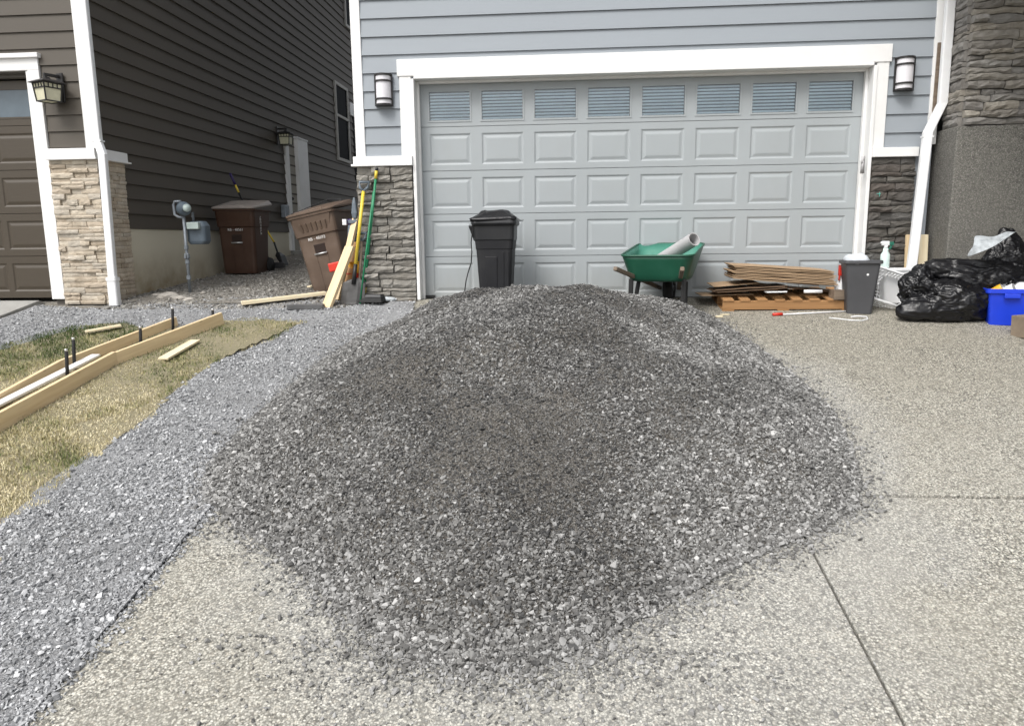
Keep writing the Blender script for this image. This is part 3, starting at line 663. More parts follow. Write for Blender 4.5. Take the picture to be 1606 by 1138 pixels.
for k in range(2, 19): up.prism([(WALL-.021, z0+PIT*k), (WALL-.008, z0+PIT*(k+1)-.002), (WALL, z0+PIT*(k+1)-.002), (WALL, z0+PIT*k)], 'x', -2.272, 3.716)
obj('upper_siding', up, 'gray_siding', **W)
sidew = MB()
for k in range(-16, 19): sidew.prism([(-2.35-.021, z0+PIT*k), (-2.35-.008, z0+PIT*(k+1)-.002), (-2.35, z0+PIT*(k+1)-.002), (-2.35, z0+PIT*k)], 'y', WALL+.12, 20)
obj('side_siding', sidew, 'gray_siding', **W)
obj('corner_board', MB().box(GL-.008, -2.272, WALL-.032, WALL, 1.594, 6.6), 'white_trim', bevel=.003, **W)
obj('corner_board', MB().box(GL-.012, -2.352, WALL+.0005, WALL+.11, 1.594, 6.6), 'white_trim', bevel=.003, **W)
obj('corner_board', MB().box(3.716, GR+.01, WALL-.032, WALL, 1.60, 6.6), 'white_trim', bevel=.003, **W)
obj('garage_header', MB().box(-1.882, 3.303, WALL-.045, WALL-.0005, 2.43, 2.604), 'white_trim', bevel=.004, **W)
obj('casing', MB().box(-1.862, -1.735, WALL-.036, WALL-.0005, 1.594, 2.4295), 'white_trim', bevel=.004, **W)
obj('casing', MB().box(3.165, 3.285, WALL-.036, WALL-.0005, 1.574, 2.4295), 'white_trim', bevel=.004, **W)
# jambs: liner plus stop strip, both sides and the head
for sx, xo in ((-1, -1.70), (1, 3.13)):
    j = MB(); a, b_ = sorted((xo, xo+sx*.037)); j.box(a, b_, WALL-.05, WALL+.14, 0, 2.4005-.0)
    obj('door_jamb', j, 'white_trim', bevel=.004, **W)
    a, b_ = sorted((xo-sx*.0005, xo-sx*.030)); obj('door_stop', MB().box(a, b_, WALL+.085, WALL+.137, 0, 2.395), 'white_trim', bevel=.003, **W)
obj('door_head', MB().box(-1.70, 3.13, WALL-.0495, WALL+.14, 2.398, 2.4295), 'white_trim', bevel=.004, **W)
obj('door_stop', MB().box(-1.669, 3.099, WALL+.085, WALL+.137, 2.372, 2.3975), 'white_trim', bevel=.003, **W)
obj('water_table', MB().box(-2.405, -1.738, WALL-.075, WALL-.0005, 1.51, 1.592).box(-2.425, -1.738, WALL-.095, WALL-.0005, 1.486, 1.5095), 'white_trim', bevel=.004, **W)
obj('water_table', MB().box(3.168, 3.632, WALL-.075, WALL-.0005, 1.478, 1.572), 'white_trim', bevel=.004, **W)
obj('mortar_bed', MB().box(-2.365, -1.7385, WALL-.012, WALL-.0007, -.25, 1.485), 'mortar', **W)
obj('mortar_bed', MB().box(3.1685, 3.625, WALL-.012, WALL-.0007, -.25, 1.477), 'mortar', **W)
veneer(gh, 'gray_stone', (-2.375, WALL-.010), (1, 0), .63, (-.03, 1.484), (.045, .095), (.12, .40), (.025, .085), 41, .010, .006)
veneer(gh, 'gray_stone', (-2.365, WALL+.45), (0, -1), .42, (-.03, 1.484), (.05, .095), (.2, .42), (.03, .05), 42, .010, .006)
veneer(gh, 'shaded_gray_stone', (3.172, WALL-.010), (1, 0), .45, (-.10, 1.475), (.05, .095), (.10, .32), (.028, .075), 43, .010, .006)
p = atY(1378, 304, WALL-.062)
obj('chalk_mark', MB().box(p.x-.02, p.x+.02, p.y-.003, p.y, p.z-.004, p.z+.004).box(p.x+.005, p.x+.012, p.y-.005, p.y-.0032, p.z-.03, p.z+.02), 'teal_chalk', **W)
p = atY(1350, 262, WALL-.03)
hk = MB().tube([p+Vector((.02, -.015, .10)), p+Vector((.005, -.045, .085)), p+Vector((-.015, -.05, .04))], .012, 8).tube([p+Vector((.0, -.05, .06)), p+Vector((.005, -.03, -.06))], .011, 8).box(p.x-.012, p.x+.03, p.y-.022, p.y-.019, p.z-.07, p.z+.11)
obj('pull_hook', hk, 'tube_gray', smooth=True, **W)
# garage door: five sections, 8 panels each; the top row is glazed with blinds behind the glass
DX0, DX1, DY, NS = -1.70, 3.13, WALL+.145, 5; DL_ = DX1-DX0; SH = 2.395/NS
gd = obj('garage_door', MB().box(DX0, DX1, DY+.040, DY+.05, .004, 2.395), 'gray_wall', **W)
pitch = .588; pw, phh = .475, .345; x_first = DL_/2-3.5*pitch
cells = [(x_first+i*pitch-pw/2, x_first+i*pitch+pw/2, (SH-.006-phh)/2-.004, (SH-.006+phh)/2-.004) for i in range(8)]
sec = mesh_of('door_section', panel_section(DL_, SH-.006, cells), 'door_paint'); rpm = mesh_of('raised_panel', raised_panel(pw, phh), 'door_paint')
gw, gw_h = .455, .305
cells_t = [(x_first+i*pitch-gw/2-.018, x_first+i*pitch+gw/2+.018, (SH-.006-gw_h)/2-.018-.02, (SH-.006+gw_h)/2+.018-.02) for i in range(8)]
sect = mesh_of('door_section', panel_section(DL_, SH-.006, cells_t), 'door_paint')
gb = gh.location
for r_ in range(NS):
    z = .006+r_*SH; inst('door_section', sect if r_ == NS-1 else sec, gd, Vector((DX0, DY, z))-gb)
    for i in range(8):
        x = DX0+x_first+i*pitch
        if r_ < NS-1: inst('raised_panel', rpm, gd, Vector((x, DY, z+(SH-.006)/2-.004))-gb)
def ring(w, h, b, y0, y1):
    o_, i_ = [(-w/2, -h/2), (w/2, -h/2), (w/2, h/2), (-w/2, h/2)], [(-w/2+b, -h/2+b), (w/2-b, -h/2+b), (w/2-b, h/2-b), (-w/2+b, h/2-b)]
    secs = [[(x, y, z) for x, z in pl] for pl, y in ((o_, y1), (o_, y0), (i_, y0), (i_, y1))]
    return MB().loft(secs+[secs[0]], cap0=False, cap1=False)
wf = mesh_of('window_frame', ring(gw+.036, gw_h+.036, .018, -.006, .02), 'door_paint'); wp = mesh_of('window_pane', MB().box(-gw/2, gw/2, .008, .011, -gw_h/2, gw_h/2), 'window_glass')
ns = 9; slm = mesh_of('blind_slat', MB().hexa([(-gw/2+.004, .016, -.010), (gw/2-.004, .016, -.010), (gw/2-.004, .034, .011), (-gw/2+.004, .034, .011), (-gw/2+.004, .015, -.0085), (gw/2-.004, .015, -.0085), (gw/2-.004, .033, .0125), (-gw/2+.004, .033, .0125)]), 'blind')
bk = mesh_of('blind_backing', MB().box(-gw/2-.016, gw/2+.016, .036, .039, -gw_h/2-.016, gw_h/2+.016), 'dark_inside')
for i in range(8):
    c = Vector((DX0+x_first+i*pitch, DY, .006+4*SH+(SH-.006)/2-.02))-gb
    inst('window_frame', wf, gd, c); inst('window_pane', wp, gd, c); inst('blind_backing', bk, gd, c)
    for k in range(ns): inst('blind_slat', slm, gd, c+Vector((0, 0, -gw_h/2+(k+.5)*gw_h/ns)))
obj('bottom_seal', MB().box(DX0, DX1, DY+.002, DY+.03, .0005, .010), 'rubber', gd, world=True)
# the right-hand downspout, jogging over the plinth
a0 = atY(1489, 6, WALL-.11); a1 = atY(1478, 162, WALL-.11); a2 = atY(1455, 208, WALL-.16); a3 = atY(1428, 432, WALL-.30); top = a0+(a0-a1)*1.6; top.x = a0.x
def gutter(pts, w, d):
    mb = MB(); secs = []
    for i, p_ in enumerate(pts):
        secs.append(rrect(w, d, .012, p_.z, 2, p_.x, p_.y))
    return mb.loft(secs)
obj('downspout', gutter([a3, a2+(a3-a2)*.04, a2, a1, a1+(a0-a1)*.05, top], .092, .062), 'white_metal', bevel=.002, smooth=False, **W)
obj('pipe_strap', MB().box(a2.x-.056, a2.x+.05, a2.y-.036, a2.y+.036, a2.z-.05, a2.z-.035), 'white_metal', **W)
bs = MB().box(3.745, 3.795, WALL-.050, WALL-.0325, 1.86, 2.60)
obj('backing_strip', bs, 'old_wood', label='bare reddish wood strip', **W)
rf = MB().prism([(-2.9, 6.65), (.72, 8.6), (4.4, 6.65), (4.4, 6.45), (-2.9, 6.45)], 'y', WALL-.5, 20.4)
obj('roof', rf, 'roofing', **W)

# ---- stone entry wall on its concrete plinth, with an unseen porch wall and roof added to shade the right side
PX, PY = 3.835, 7.80
pz = atY(1497, 197, PY).z
ew = thing('entry_wall', 'stacked brown stone pillar on a tall dark concrete plinth beside the right downspout', 'stone wall', (4.9, PY, 0))
W = dict(parent=ew, world=True)
obj('plinth', MB().box(PX, 6.6, PY, WALL+.6, -1.2, pz), 'plinth_concrete', bevel=.018, seg=3, **W)
obj('mortar_core', MB().box(PX+.075, 6.6, PY+.06, WALL+.6, pz, 5.5), 'mortar', **W)
veneer(ew, 'brown_stone', (PX+.055, PY+.055), (1, 0), 1.22, (pz+.002, 3.36), (.04, .095), (.12, .48), (.03, .095), 61, .011, .007)
veneer(ew, 'brown_stone', (PX+.065, WALL-.02), (0, -1), WALL-.02-PY-.05, (pz+.002, 3.36), (.04, .095), (.2, .36), (.03, .06), 62, .010, .007)
obj('upper_stonework', MB().box(PX+.03, 6.6, PY+.02, WALL+.6, 3.37, 5.5), 'brown_stone', **W)
obj('added_porch_wall', MB().box(5.4, 6.6, 4.9, PY-.001, -1.5, 3.545), 'plinth_concrete', **W)
obj('added_porch_roof', MB().box(3.45, 7.2, 4.7, PY-.06, 3.55, 3.8), 'soffit', **W)

# ---- the brown house
dh = thing('brown_house', 'dark brown lap sided house with tan ledge stone beside its brown garage door', 'house', (-6.0, WALL, 0))
W = dict(parent=dh, world=True); db = dh.location
SX = -5.47                                                      # plane of its side wall
core = MB(); core.box(-13, -8.70, WALL, 20, -.4, 2.60); core.box(-6.12, SX, WALL, 20, -.4, 2.60); core.box(-13, SX, WALL, 20, 2.6005, 7.3); core.box(-8.6995, -6.1205, 9.4, 20, -.4, 2.60)
obj('wall', core, 'brown_wall', **W)
zl = [atY(105, y, WALL-.02).z for y in (206, 179.5, 152.5, 127, 101, 75, 48, 21)]
pit = (zl[-1]-zl[0])/7
shortm = mesh_of('siding_board', lap_x(.445, pit-.002), 'brown_siding'); longm = mesh_of('siding_board', lap_x(3.4, pit-.002), 'brown_siding')
for k in range(-1, 10):
    z = zl[0]+pit*k
    if z > 2.60: inst('siding_board', longm, dh, Vector((-5.528-3.4, WALL, z))-db)
    else: inst('siding_board', shortm, dh, Vector((-5.528-.445, WALL, z))-db)
ff = MB()
for k in range(10, 23): ff.prism([(WALL-.021, zl[0]+pit*k), (WALL-.008, zl[0]+pit*(k+1)-.002), (WALL, zl[0]+pit*(k+1)-.002), (WALL, zl[0]+pit*k)], 'x', -8.93, -5.528)
obj('upper_siding', ff, 'brown_siding', **W)
lap_y = mesh_of('siding_board', MB().prism([(.030, 0), (.008, .180), (0, .180), (0, 0)], 'y', 0, 11.4), 'brown_siding')
for k in range(35): inst('siding_board', lap_y, dh, Vector((SX, 8.335, .855+.182*k))-db)
obj('foundation', MB().box(SX-.3, SX+.012, 8.4, 19.7, -.4, .852), 'foundation_concrete', **W)
obj('corner_board', MB().box(-5.528, -5.42, WALL-.036, WALL-.0005, 1.752, 7.3), 'white_trim', bevel=.003, **W)
obj('corner_board', MB().box(SX+.0005, SX+.034, WALL, WALL+.13, 1.76, 7.3), 'white_trim', bevel=.003, **W)
obj('water_table', MB().box(-5.99, -5.40, WALL-.085, WALL-.0005, 1.645, 1.75).box(-5.99, -5.38, WALL-.105, WALL-.0005, 1.625, 1.6445), 'white_trim', bevel=.004, **W)
obj('water_table', MB().box(SX+.0005, SX+.10, WALL, WALL+.50, 1.645, 1.75).box(SX+.0005, SX+.125, WALL, WALL+.53, 1.625, 1.6445), 'white_trim', bevel=.004, **W)
obj('mortar_bed', MB().box(-5.985, -5.425, WALL-.012, WALL-.0007, -.3, 1.624), 'mortar', **W)
obj('mortar_bed', MB().box(SX+.0007, SX+.03, WALL+.0, WALL+.46, -.3, 1.624), 'mortar', **W)
veneer(dh, 'tan_stone', (-5.985, WALL-.010), (1, 0), .575, (-.03, 1.623), (.034, .066), (.08, .30), (.022, .06), 71, .003, .0025)
veneer(dh, 'tan_stone', (SX+.028, WALL-.0), (0, 1), .47, (-.03, 1.623), (.034, .066), (.12, .28), (.025, .05), 72, .003, .0025)
obj('casing', MB().box(-6.125, -5.990, WALL-.040, WALL-.0005, .03, 2.615), 'white_trim', bevel=.004, **W)
obj('garage_header', MB().box(-8.9, -5.990, WALL-.0405, WALL-.0005, 2.6155, 2.745), 'white_trim', bevel=.004, **W)
obj('header_cap', MB().box(-8.9, -5.962, WALL-.075, WALL-.0005, 2.7455, 2.795), 'white_trim', bevel=.005, **W)
bd = obj('garage_door', MB().box(-8.69, -6.12, WALL+.19, WALL+.2, .03, 2.56), 'brown_wall', **W)
BW = 2.56; sh = 2.52/5; bc = [(.06+i*.625, .06+i*.625+.565, .075, sh-.085) for i in range(4)]
bsec = mesh_of('door_section', panel_section(BW, sh-.006, bc), 'brown_door_paint'); bpm = mesh_of('raised_panel', raised_panel(.565, sh-.16), 'brown_door_paint')
for r_ in range(5):
    z = .035+r_*sh
    inst('door_section', bsec, bd, Vector((-6.135-BW, WALL+.15, z))-db)
    for i in range(4):
        c = Vector((-6.135-BW+.06+i*.625+.2825, WALL+.15, z+sh/2-.005))-db
        if r_ < 4: inst('raised_panel', bpm, bd, c)
        else:
            inst('window_pane', mesh_of('window_pane', MB().box(-.27, .27, .006, .012, -sh/2+.09, sh/2-.09), 'reflection_tint_glass'), bd, c)
            inst('window_frame', mesh_of('window_frame', ring(.565, sh-.16, .02, -.004, .02), 'brown_door_paint'), bd, c)
obj('door_stop', MB().box(-8.6, -6.126, WALL+.06, WALL+.14, 2.565, 2.6), 'brown_wall', **W)
obj('door_jamb', MB().box(-6.155, -6.1255, WALL-.03, WALL+.148, .03, 2.61), 'white_trim', **W)
# downspout at its corner
c0 = atY(133, 6, WALL-.085); c1_ = atY(152, 222, WALL-.085); c2_ = atY(161, 242, WALL-.15); c3_ = atY(180, 468, WALL-.16); tp = c0+(c0-c1_)*.8; tp.x = c0.x
c0.x = c1_.x = tp.x = (c0.x+c1_.x)/2
obj('downspout', gutter([c3_+Vector((0, 0, .22)), c2_, c1_, tp], .088, .066), 'white_metal', bevel=.002, **W)
obj('drain_boot', MB().loft([rrect(.112, .09, .02, c3_.z-.08, 3, c3_.x, c3_.y), rrect(.112, .09, .02, c3_.z+.20, 3, c3_.x, c3_.y), rrect(.125, .10, .02, c3_.z+.205, 3, c3_.x, c3_.y), rrect(.125, .10, .02, c3_.z+.245, 3, c3_.x, c3_.y)]), 'white_plastic', **W)
obj('pipe_strap', MB().box(c1_.x-.056, c1_.x+.056, c1_.y-.04, c1_.y+.04, c1_.z-.005, c1_.z+.012), 'white_metal', **W)
# side door, windows and a second-storey window on the shaded side
dz0, dz1 = .50, 2.68
sdn = obj('side_door', MB().box(SX+.001, SX+.026, 14.055, 14.425, dz0, dz1), 'beige_door', bevel=.003, **W)
dk_ = obj('door_knob', MB().lathe([(.0, 0), (.03, 0), (.032, .03), (.0, .05)], 10, (0, 0, 0)), 'bronze', sdn, smooth=True); dk_.location = Vector((SX+.03, 14.12, 1.5))-db; dk_.rotation_euler = (0, R(90), 0)
obj('casing', MB().box(SX+.001, SX+.065, 13.90, 14.05, dz0, dz1-.09), 'white_trim', bevel=.003, **W)
obj('casing', MB().box(SX+.001, SX+.10, 14.43, 14.98, dz0, dz1), 'white_trim', bevel=.003, **W)
obj('casing', MB().box(SX+.001, SX+.11, 14.40, 15.0, dz1+.0005, dz1+.03), 'white_trim', bevel=.003, **W)
obj('threshold', MB().box(SX+.001, SX+.5, 13.95, 15.3, .2, dz0-.001), 'plain_concrete', bevel=.01, **W)
def side_window(y0, y1, z0_, z1_, rail):
    f = MB(); e = .07
    f.box(SX+.001, SX+.06, y0, y0+e, z0_, z1_).box(SX+.001, SX+.06, y1-e, y1, z0_, z1_).box(SX+.001, SX+.059, y0+e+.0005, y1-e-.0005, z0_, z0_+e).box(SX+.001, SX+.059, y0+e+.0005, y1-e-.0005, z1_-e, z1_)
    if rail: f.box(SX+.001, SX+.058, y0+e+.0005, y1-e-.0005, rail, rail+.06)
    o = obj('window', f, 'window_trim', bevel=.003, **W); obj('pane', MB().box(SX+.02, SX+.032, y0+e, y1-e, z0_+e, z1_-e), 'dark_glass', o, world=True)
side_window(17.15, 18.15, 2.55, 4.33, 3.55)
side_window(18.25, 19.4, 5.80, 7.2, None)
obj('pane', MB().box(SX+.001, SX+.03, 18.55, 19.7, 2.2, 3.745), 'dark_glass', label='tall dark sheet standing in for a shaded opening under the band board', **W)  # dark sheet put where a recess lies in shade
obj('band_board', MB().box(SX+.001, SX+.05, 18.3, 19.7, 3.75, 4.05), 'white_trim', **W)
obj('hose_box', MB().box(SX+.02, SX+.13, 13.55, 13.72, 1.12, 1.36), 'galvanised', bevel=.02, **W)
obj('foundation_vent', MB().box(SX+.0125, SX+.02, 12.6, 12.75, .62, .74), 'black_metal', **W)
obj('roof', MB().prism([(-13.5, 7.35), (-9.2, 9.4), (-4.95, 7.35), (-4.95, 7.2), (-13.5, 7.2)], 'y', WALL-.5, 20.5), 'roofing', **W)

# ---- wall lamps
def sconce(px, py, label):
    p_ = atY(px, py, WALL-.022); o = thing('wall_lamp', label, 'wall lamp', p_, group='half round lamps beside the garage door')
    obj('back_plate', MB().box(-.098, .098, -.018, 0, -.165, .165), 'bronze', o, .003)
    obj('shade', MB().lathe([(.083, -.145), (.083, .145)], 16, (0, -.018, 0), math.pi, 2*math.pi), 'frosted_glass', o, smooth=True)
    for z0_, z1_ in ((-.165, -.148), (-.105, -.088), (.082, .099), (.148, .165)):
        obj('band', MB().lathe([(.0, z0_), (.094, z0_), (.094, z1_), (.0, z1_)], 16, (0, -.018, 0), math.pi, 2*math.pi), 'bronze', o)
    for a in (-1, 1): obj('side_bar', MB().box(a*.094-.006, a*.094+.006, -.03, -.0185, -.1645, .1645), 'bronze', o)
sconce(602.5, 142.5, 'half round frosted wall lamp between the white corner board and the garage trim')
sconce(1417, 117.5, 'half round frosted wall lamp on the gray siding nearest the stone pillar')
def lantern(loc, rotz, label, s_=1.0):
    o = thing('wall_lantern', label, 'wall lantern', loc, (0, 0, rotz)); o.scale = (s_,)*3
    obj('back_plate', MB().box(-.055, .055, -.02, 0, -.13, .19), 'bronze', o, .006)
    obj('arm', MB().box(-.016, .016, -.19, -.02, .135, .165).box(-.02, .02, -.19, -.16, .10, .135), 'bronze', o, .004)
    c = (0, -.16); q_ = lambda h, z: [(c[0]-h, c[1]-h, z), (c[0]+h, c[1]-h, z), (c[0]+h, c[1]+h, z), (c[0]-h, c[1]+h, z)]
    obj('cap', MB().loft([q_(.135, .055), q_(.135, .062), q_(.085, .088), q_(.03, .102), q_(.02, .125)]), 'bronze', o)
    obj('glass', MB().loft([q_(.080, -.135), q_(.097, .055)], cap0=True), 'amber_glass', o)
    fr_ = MB(); hb, ht = .084, .102
    for sx in (-1, 1):
        for sy in (-1, 1): fr_.beam((c[0]+sx*hb, c[1]+sy*hb, -.14), (c[0]+sx*ht, c[1]+sy*ht, .055), .012, .012, (0, 1, 0))
    for z, h in ((-.138, .085), (.0, .098), (.05, .102)):
        for sy in (-1, 1):
            fr_.beam((c[0]-h, c[1]+sy*h, z), (c[0]+h, c[1]+sy*h, z), .011, .012); fr_.beam((c[0]+sy*h, c[1]-h, z), (c[0]+sy*h, c[1]+h, z), .011, .012)
    for k in (-.5, 0, .5):
        for sy in (-1, 1):
            fr_.beam((c[0]+k*.1, c[1]+sy*.098, .0), (c[0]+k*.1, c[1]+sy*.101, .05), .009, .008, (0, 1, 0)); fr_.beam((c[0]+sy*.098, c[1]+k*.1, .0), (c[0]+sy*.101, c[1]+k*.1, .05), .009, .008, (0, 1, 0))
    obj('cage', fr_, 'bronze', o)
p = atY(103, 143, WALL-.022); lantern((p.x-.045, WALL-.022, p.z), R(-22), 'dark lantern with amber panes on the brown siding over the tan stone', 1.0)
lantern((SX+.024, 13.62, atX(452, 222, SX).z), R(90), 'small dark lantern beside the side door in the shaded passage', 1.0)

# ------------------------------------------------------------------ things in the yard
from mathutils import noise as mn
def lettering(txt, size, loc, parent, mat, rot=(R(90), 0, 0)):
    c = bpy.data.curves.new('lettering', 'FONT'); c.body = txt; c.size = size; c.extrude = .0012; c.align_x = 'CENTER'; c.materials.append(M[mat])
    o = bpy.data.objects.new('lettering', c); COL.objects.link(o); o.parent = parent; o.location = loc; o.rotation_euler = rot; return o
def cart(label, loc, rot, body, ribs, txt):
    """Household refuse cart: tapered tub, flat lid, sloping front pocket, lift bar, wheels. Front faces -y."""
    o = thing('refuse_cart', label, 'refuse cart', loc, rot, 'brown refuse carts between the houses')
    secs = [rrect(.50, .50, .05, .03, 3), rrect(.51, .52, .05, .10, 3), rrect(.55, .60, .05, .72, 3), rrect(.575, .635, .05, .725, 3), rrect(.60, .70, .05, .965, 3)]
    obj('tub', MB().loft(secs, cap1=True), body, o, .006, angle=50)
    obj('rim', MB().loft([rrect(.635, .74, .05, .955, 3), rrect(.645, .75, .05, .985, 3), rrect(.60, .70, .05, .986, 3)]), body, o, .004)
    rise = lambda pts, k_: [(x, y, z+k_*max(0, y+.385)) for x, y, z in pts]
    lid = obj('lid', MB().loft([rise(rrect(.655, .765, .05, .9875, 4), .10), rise(rrect(.66, .77, .05, 1.008, 4), .10), rise(rrect(.60, .70, .06, 1.016, 4), .17), rise(rrect(.35, .40, .10, 1.024, 4), .19)]), 'lid_sheen_brown' if body == 'bin_brown' else body, o, .004)
    obj('lid_ridge', MB().box(-.22, .16, -.33, -.305, 1.02, 1.040), 'lid_sheen_brown' if body == 'bin_brown' else body, lid, .006)
    po = MB().hexa([(-.20, -.318, .76), (.20, -.318, .76), (.20, -.30, .76), (-.20, -.30, .76), (-.265, -.362, .955), (.265, -.362, .955), (.265, -.30, .955), (-.265, -.30, .955)])
    pk = obj('pocket', po, body, o, .008)
    if ribs:
        for k in range(6): obj('rib', MB().hexa([(-.17+k*.062, -.329, .775), (-.14+k*.062, -.329, .775), (-.14+k*.062, -.30, .775), (-.17+k*.062, -.30, .775), (-.185+k*.066, -.364, .88), (-.15+k*.066, -.364, .88), (-.15+k*.066, -.30, .88), (-.185+k*.066, -.30, .88)]), body, pk, .005)
    obj('lift_pocket', MB().hexa([(-.075, -.287, .50), (.075, -.287, .50), (.075, -.20, .50), (-.075, -.20, .50), (-.075, -.300, .61), (.075, -.300, .61), (.075, -.20, .61), (-.075, -.20, .61)]), 'recess_shade_brown', o, .004)
    obj('lift_bar', MB().tube([(-.085, -.297, .49), (.085, -.297, .49)], .011, 8), 'silver_metal', o, smooth=True)
    obj('front_rib', MB().hexa([(-.085, -.262, .06), (-.065, -.262, .06), (-.065, -.20, .06), (-.085, -.20, .06), (-.085, -.289, .47), (-.065, -.289, .47), (-.065, -.20, .47), (-.085, -.20, .47)]), body, o, .003)
    obj('front_rib', MB().hexa([(.065, -.262, .06), (.085, -.262, .06), (.085, -.20, .06), (.065, -.20, .06), (.065, -.289, .47), (.085, -.289, .47), (.085, -.20, .47), (.065, -.20, .47)]), body, o, .003)
    for sx in (-1, 1):
        w_ = obj('wheel', MB().lathe([(.05, -.022), (.12, -.025), (.128, 0), (.12, .025), (.05, .022), (.04, .03), (0, .03)], 18), 'rubber', o, smooth=True); w_.location = (sx*.265, .285, .128); w_.rotation_euler = (0, R(90)*sx, 0)
    obj('axle', MB().tube([(-.24, .285, .128), (.24, .285, .128)], .012, 8), 'black_metal', o)
    obj('push_handle', MB().tube([(-.25, .35, .95), (-.25, .43, .985), (.25, .43, .985), (.25, .35, .95)], .014, 8), body, o, smooth=True)
    lettering(txt, .052, (0, -.3165, .665), o, 'bin_white_print', (R(96), 0, 0))
    return o
p = gnd(375, 430)
c1o = cart('dark brown refuse cart standing upright against the shaded brown siding', (p.x, p.y+.28, Z(p.y)-.02), (0, 0, R(2)), 'bin_brown', False, 'RB - 48561')
lettering('RECYCLE', .07, (.2945, -.10, .75), c1o, 'bin_white_print', (R(90), R(90), R(90)))
p = gnd(527, 457)
c2o = cart('faded brown refuse cart leaning sideways behind the boards and shovels', (p.x-.06, p.y+.34, Z(p.y)-.01), (0, R(-11), R(-6)), 'bin_brown_faded', True, 'RB - 48692')
# a length of dark wire lying over the leaning cart's lid
wz = c2o.matrix_basis
tag(obj('wire', MB().tube([wz @ Vector(v) for v in ((-.30, -.25, 1.04), (-.1, -.1, 1.10), (.12, .05, 1.16), (.25, .1, 1.13), (.27, .05, 1.04), (.24, -.2, 1.02))], .006, 6), 'black_metal', smooth=True), 'thin dark wire looped over the lid of the leaning cart', 'wire')

# gas meter on its riser
p = gnd(298, 457); b_ = p
gm = thing('gas_meter', 'gray gas meter and regulator on a galvanised riser pipe by the foundation', 'gas meter', (b_.x, b_.y, Z(b_.y)-.03))
top_ = atY(296, 340, b_.y).z-gm.location.z
obj('riser_pipe', MB().tube([(0, 0, 0), (0, 0, top_)], .019, 12), 'galvanised', gm, smooth=True)
for z in (.18, .38, .56): obj('coupling', MB().lathe([(.019, z), (.028, z+.004), (.028, z+.05), (.019, z+.054)], 10), 'galvanised', gm)
obj('valve', MB().lathe([(.02, .44), (.036, .455), (.036, .50), (.02, .515)], 10).box(-.012, .012, -.05, -.02, .45, .51), 'galvanised', gm, .003)
rg = MB().lathe([(0, -.05), (.07, -.045), (.088, -.012), (.088, .012), (.07, .045), (.03, .06), (.03, .09), (0, .09)], 20)
r_ = obj('regulator', rg, 'meter_gray', gm, smooth=True); r_.location = (.015, -.01, top_+.10); r_.rotation_euler = (R(80), 0, R(38))
obj('loop_pipe', MB().tube([(0, 0, top_-.01), (-.07, 0, top_+.0), (-.115, 0, top_+.03), (-.12, 0, top_+.15), (-.10, 0, top_+.19), (-.02, 0, top_+.19)], .017, 10), 'galvanised', gm, smooth=True)
d_ = obj('dial', MB().lathe([(0, 0), (.045, .002), (.05, .03), (0, .035)], 14), 'meter_face', gm, smooth=True); d_.location = (.075, -.05, top_+.10); d_.rotation_euler = (R(75), 0, R(40))
mb0 = atY(303, 363, b_.y); mz0 = mb0.z-gm.location.z
mbx = MB().loft([rrect(.20, .16, .04, mz0-.16, 3), rrect(.25, .19, .05, mz0-.12, 3), rrect(.25, .19, .05, mz0+.07, 3), rrect(.18, .15, .05, mz0+.13, 3)])
mbx.v = [(x+mb0.x-b_.x+.0, y+.14, z) for x, y, z in mbx.v]
obj('meter_body', mbx, 'meter_gray', gm, .01)
obj('index_box', MB().box(.03, .185, -.01, .05, mz0+.03, mz0+.115), 'meter_face', gm, .006)
obj('outlet_pipe', MB().tube([(.06, .12, mz0+.12), (.06, .12, mz0+.24), (.06, .10, top_+.0)], .016, 10), 'galvanised', gm, smooth=True)

# tools behind the upright cart
def tool_pole(o, p, q, r, mat, name='handle', parent=None): return obj(name, MB().tube([p, q], r, 10), mat, o, smooth=True)
cb = c1o.location
t = thing('broom', 'purple gripped pole leaning against the brown siding behind the upright cart', 'broom', (cb.x+.05, cb.y+.5, Z(cb.y+.5)))
tp_ = atX(361, 272, SX+.08)-t.location; bt = Vector((.18, -.06, 0)); dv = (tp_-bt)
tool_pole(t, bt, bt+dv*.80, .014, 'black_metal'); tool_pole(t, bt+dv*.80, bt+dv*.88, .0155, 'yellow_paint', 'collar'); tool_pole(t, bt+dv*.8801, tp_, .02, 'purple_grip', 'grip')
obj('brush_head', MB().box(-.02, .38, -.10, -.02, 0, .09), 'black_plastic', t, .01)
# short shovel right of the upright cart
p = gnd(444, 416); sv = thing('short_shovel', 'short black bladed shovel with a yellow handle tip right of the upright cart', 'shovel', (p.x, p.y, Z(p.y)))
q0 = atY(446, 418, p.y)-p; q1 = atY(436, 398, p.y+.02)-p; q2 = atY(430, 380, p.y+.10)-p; q3 = atY(418, 360, p.y+.2)-p
tool_pole(sv, q1, q2, .016, 'black_metal', 'socket'); tool_pole(sv, q2, q3, .015, 'yellow_paint')
bl = MB().loft([[(q1.x-.02, q1.y-.02, q1.z+.03), (q1.x+.03, q1.y-.02, q1.z+.03), (q1.x+.03, q1.y+.02, q1.z+.03), (q1.x-.02, q1.y+.02, q1.z+.03)], [(q1.x-.015, q1.y-.09, q1.z-.03), (q1.x+.075, q1.y-.09, q1.z-.03), (q1.x+.085, q1.y+.09, q1.z-.03), (q1.x-.005, q1.y+.09, q1.z-.03)], [(.0, -.10, .01), (.05, -.10, .0), (.06, .10, .0), (.01, .10, .01)]])
obj('blade', bl, 'black_metal', sv, .006)

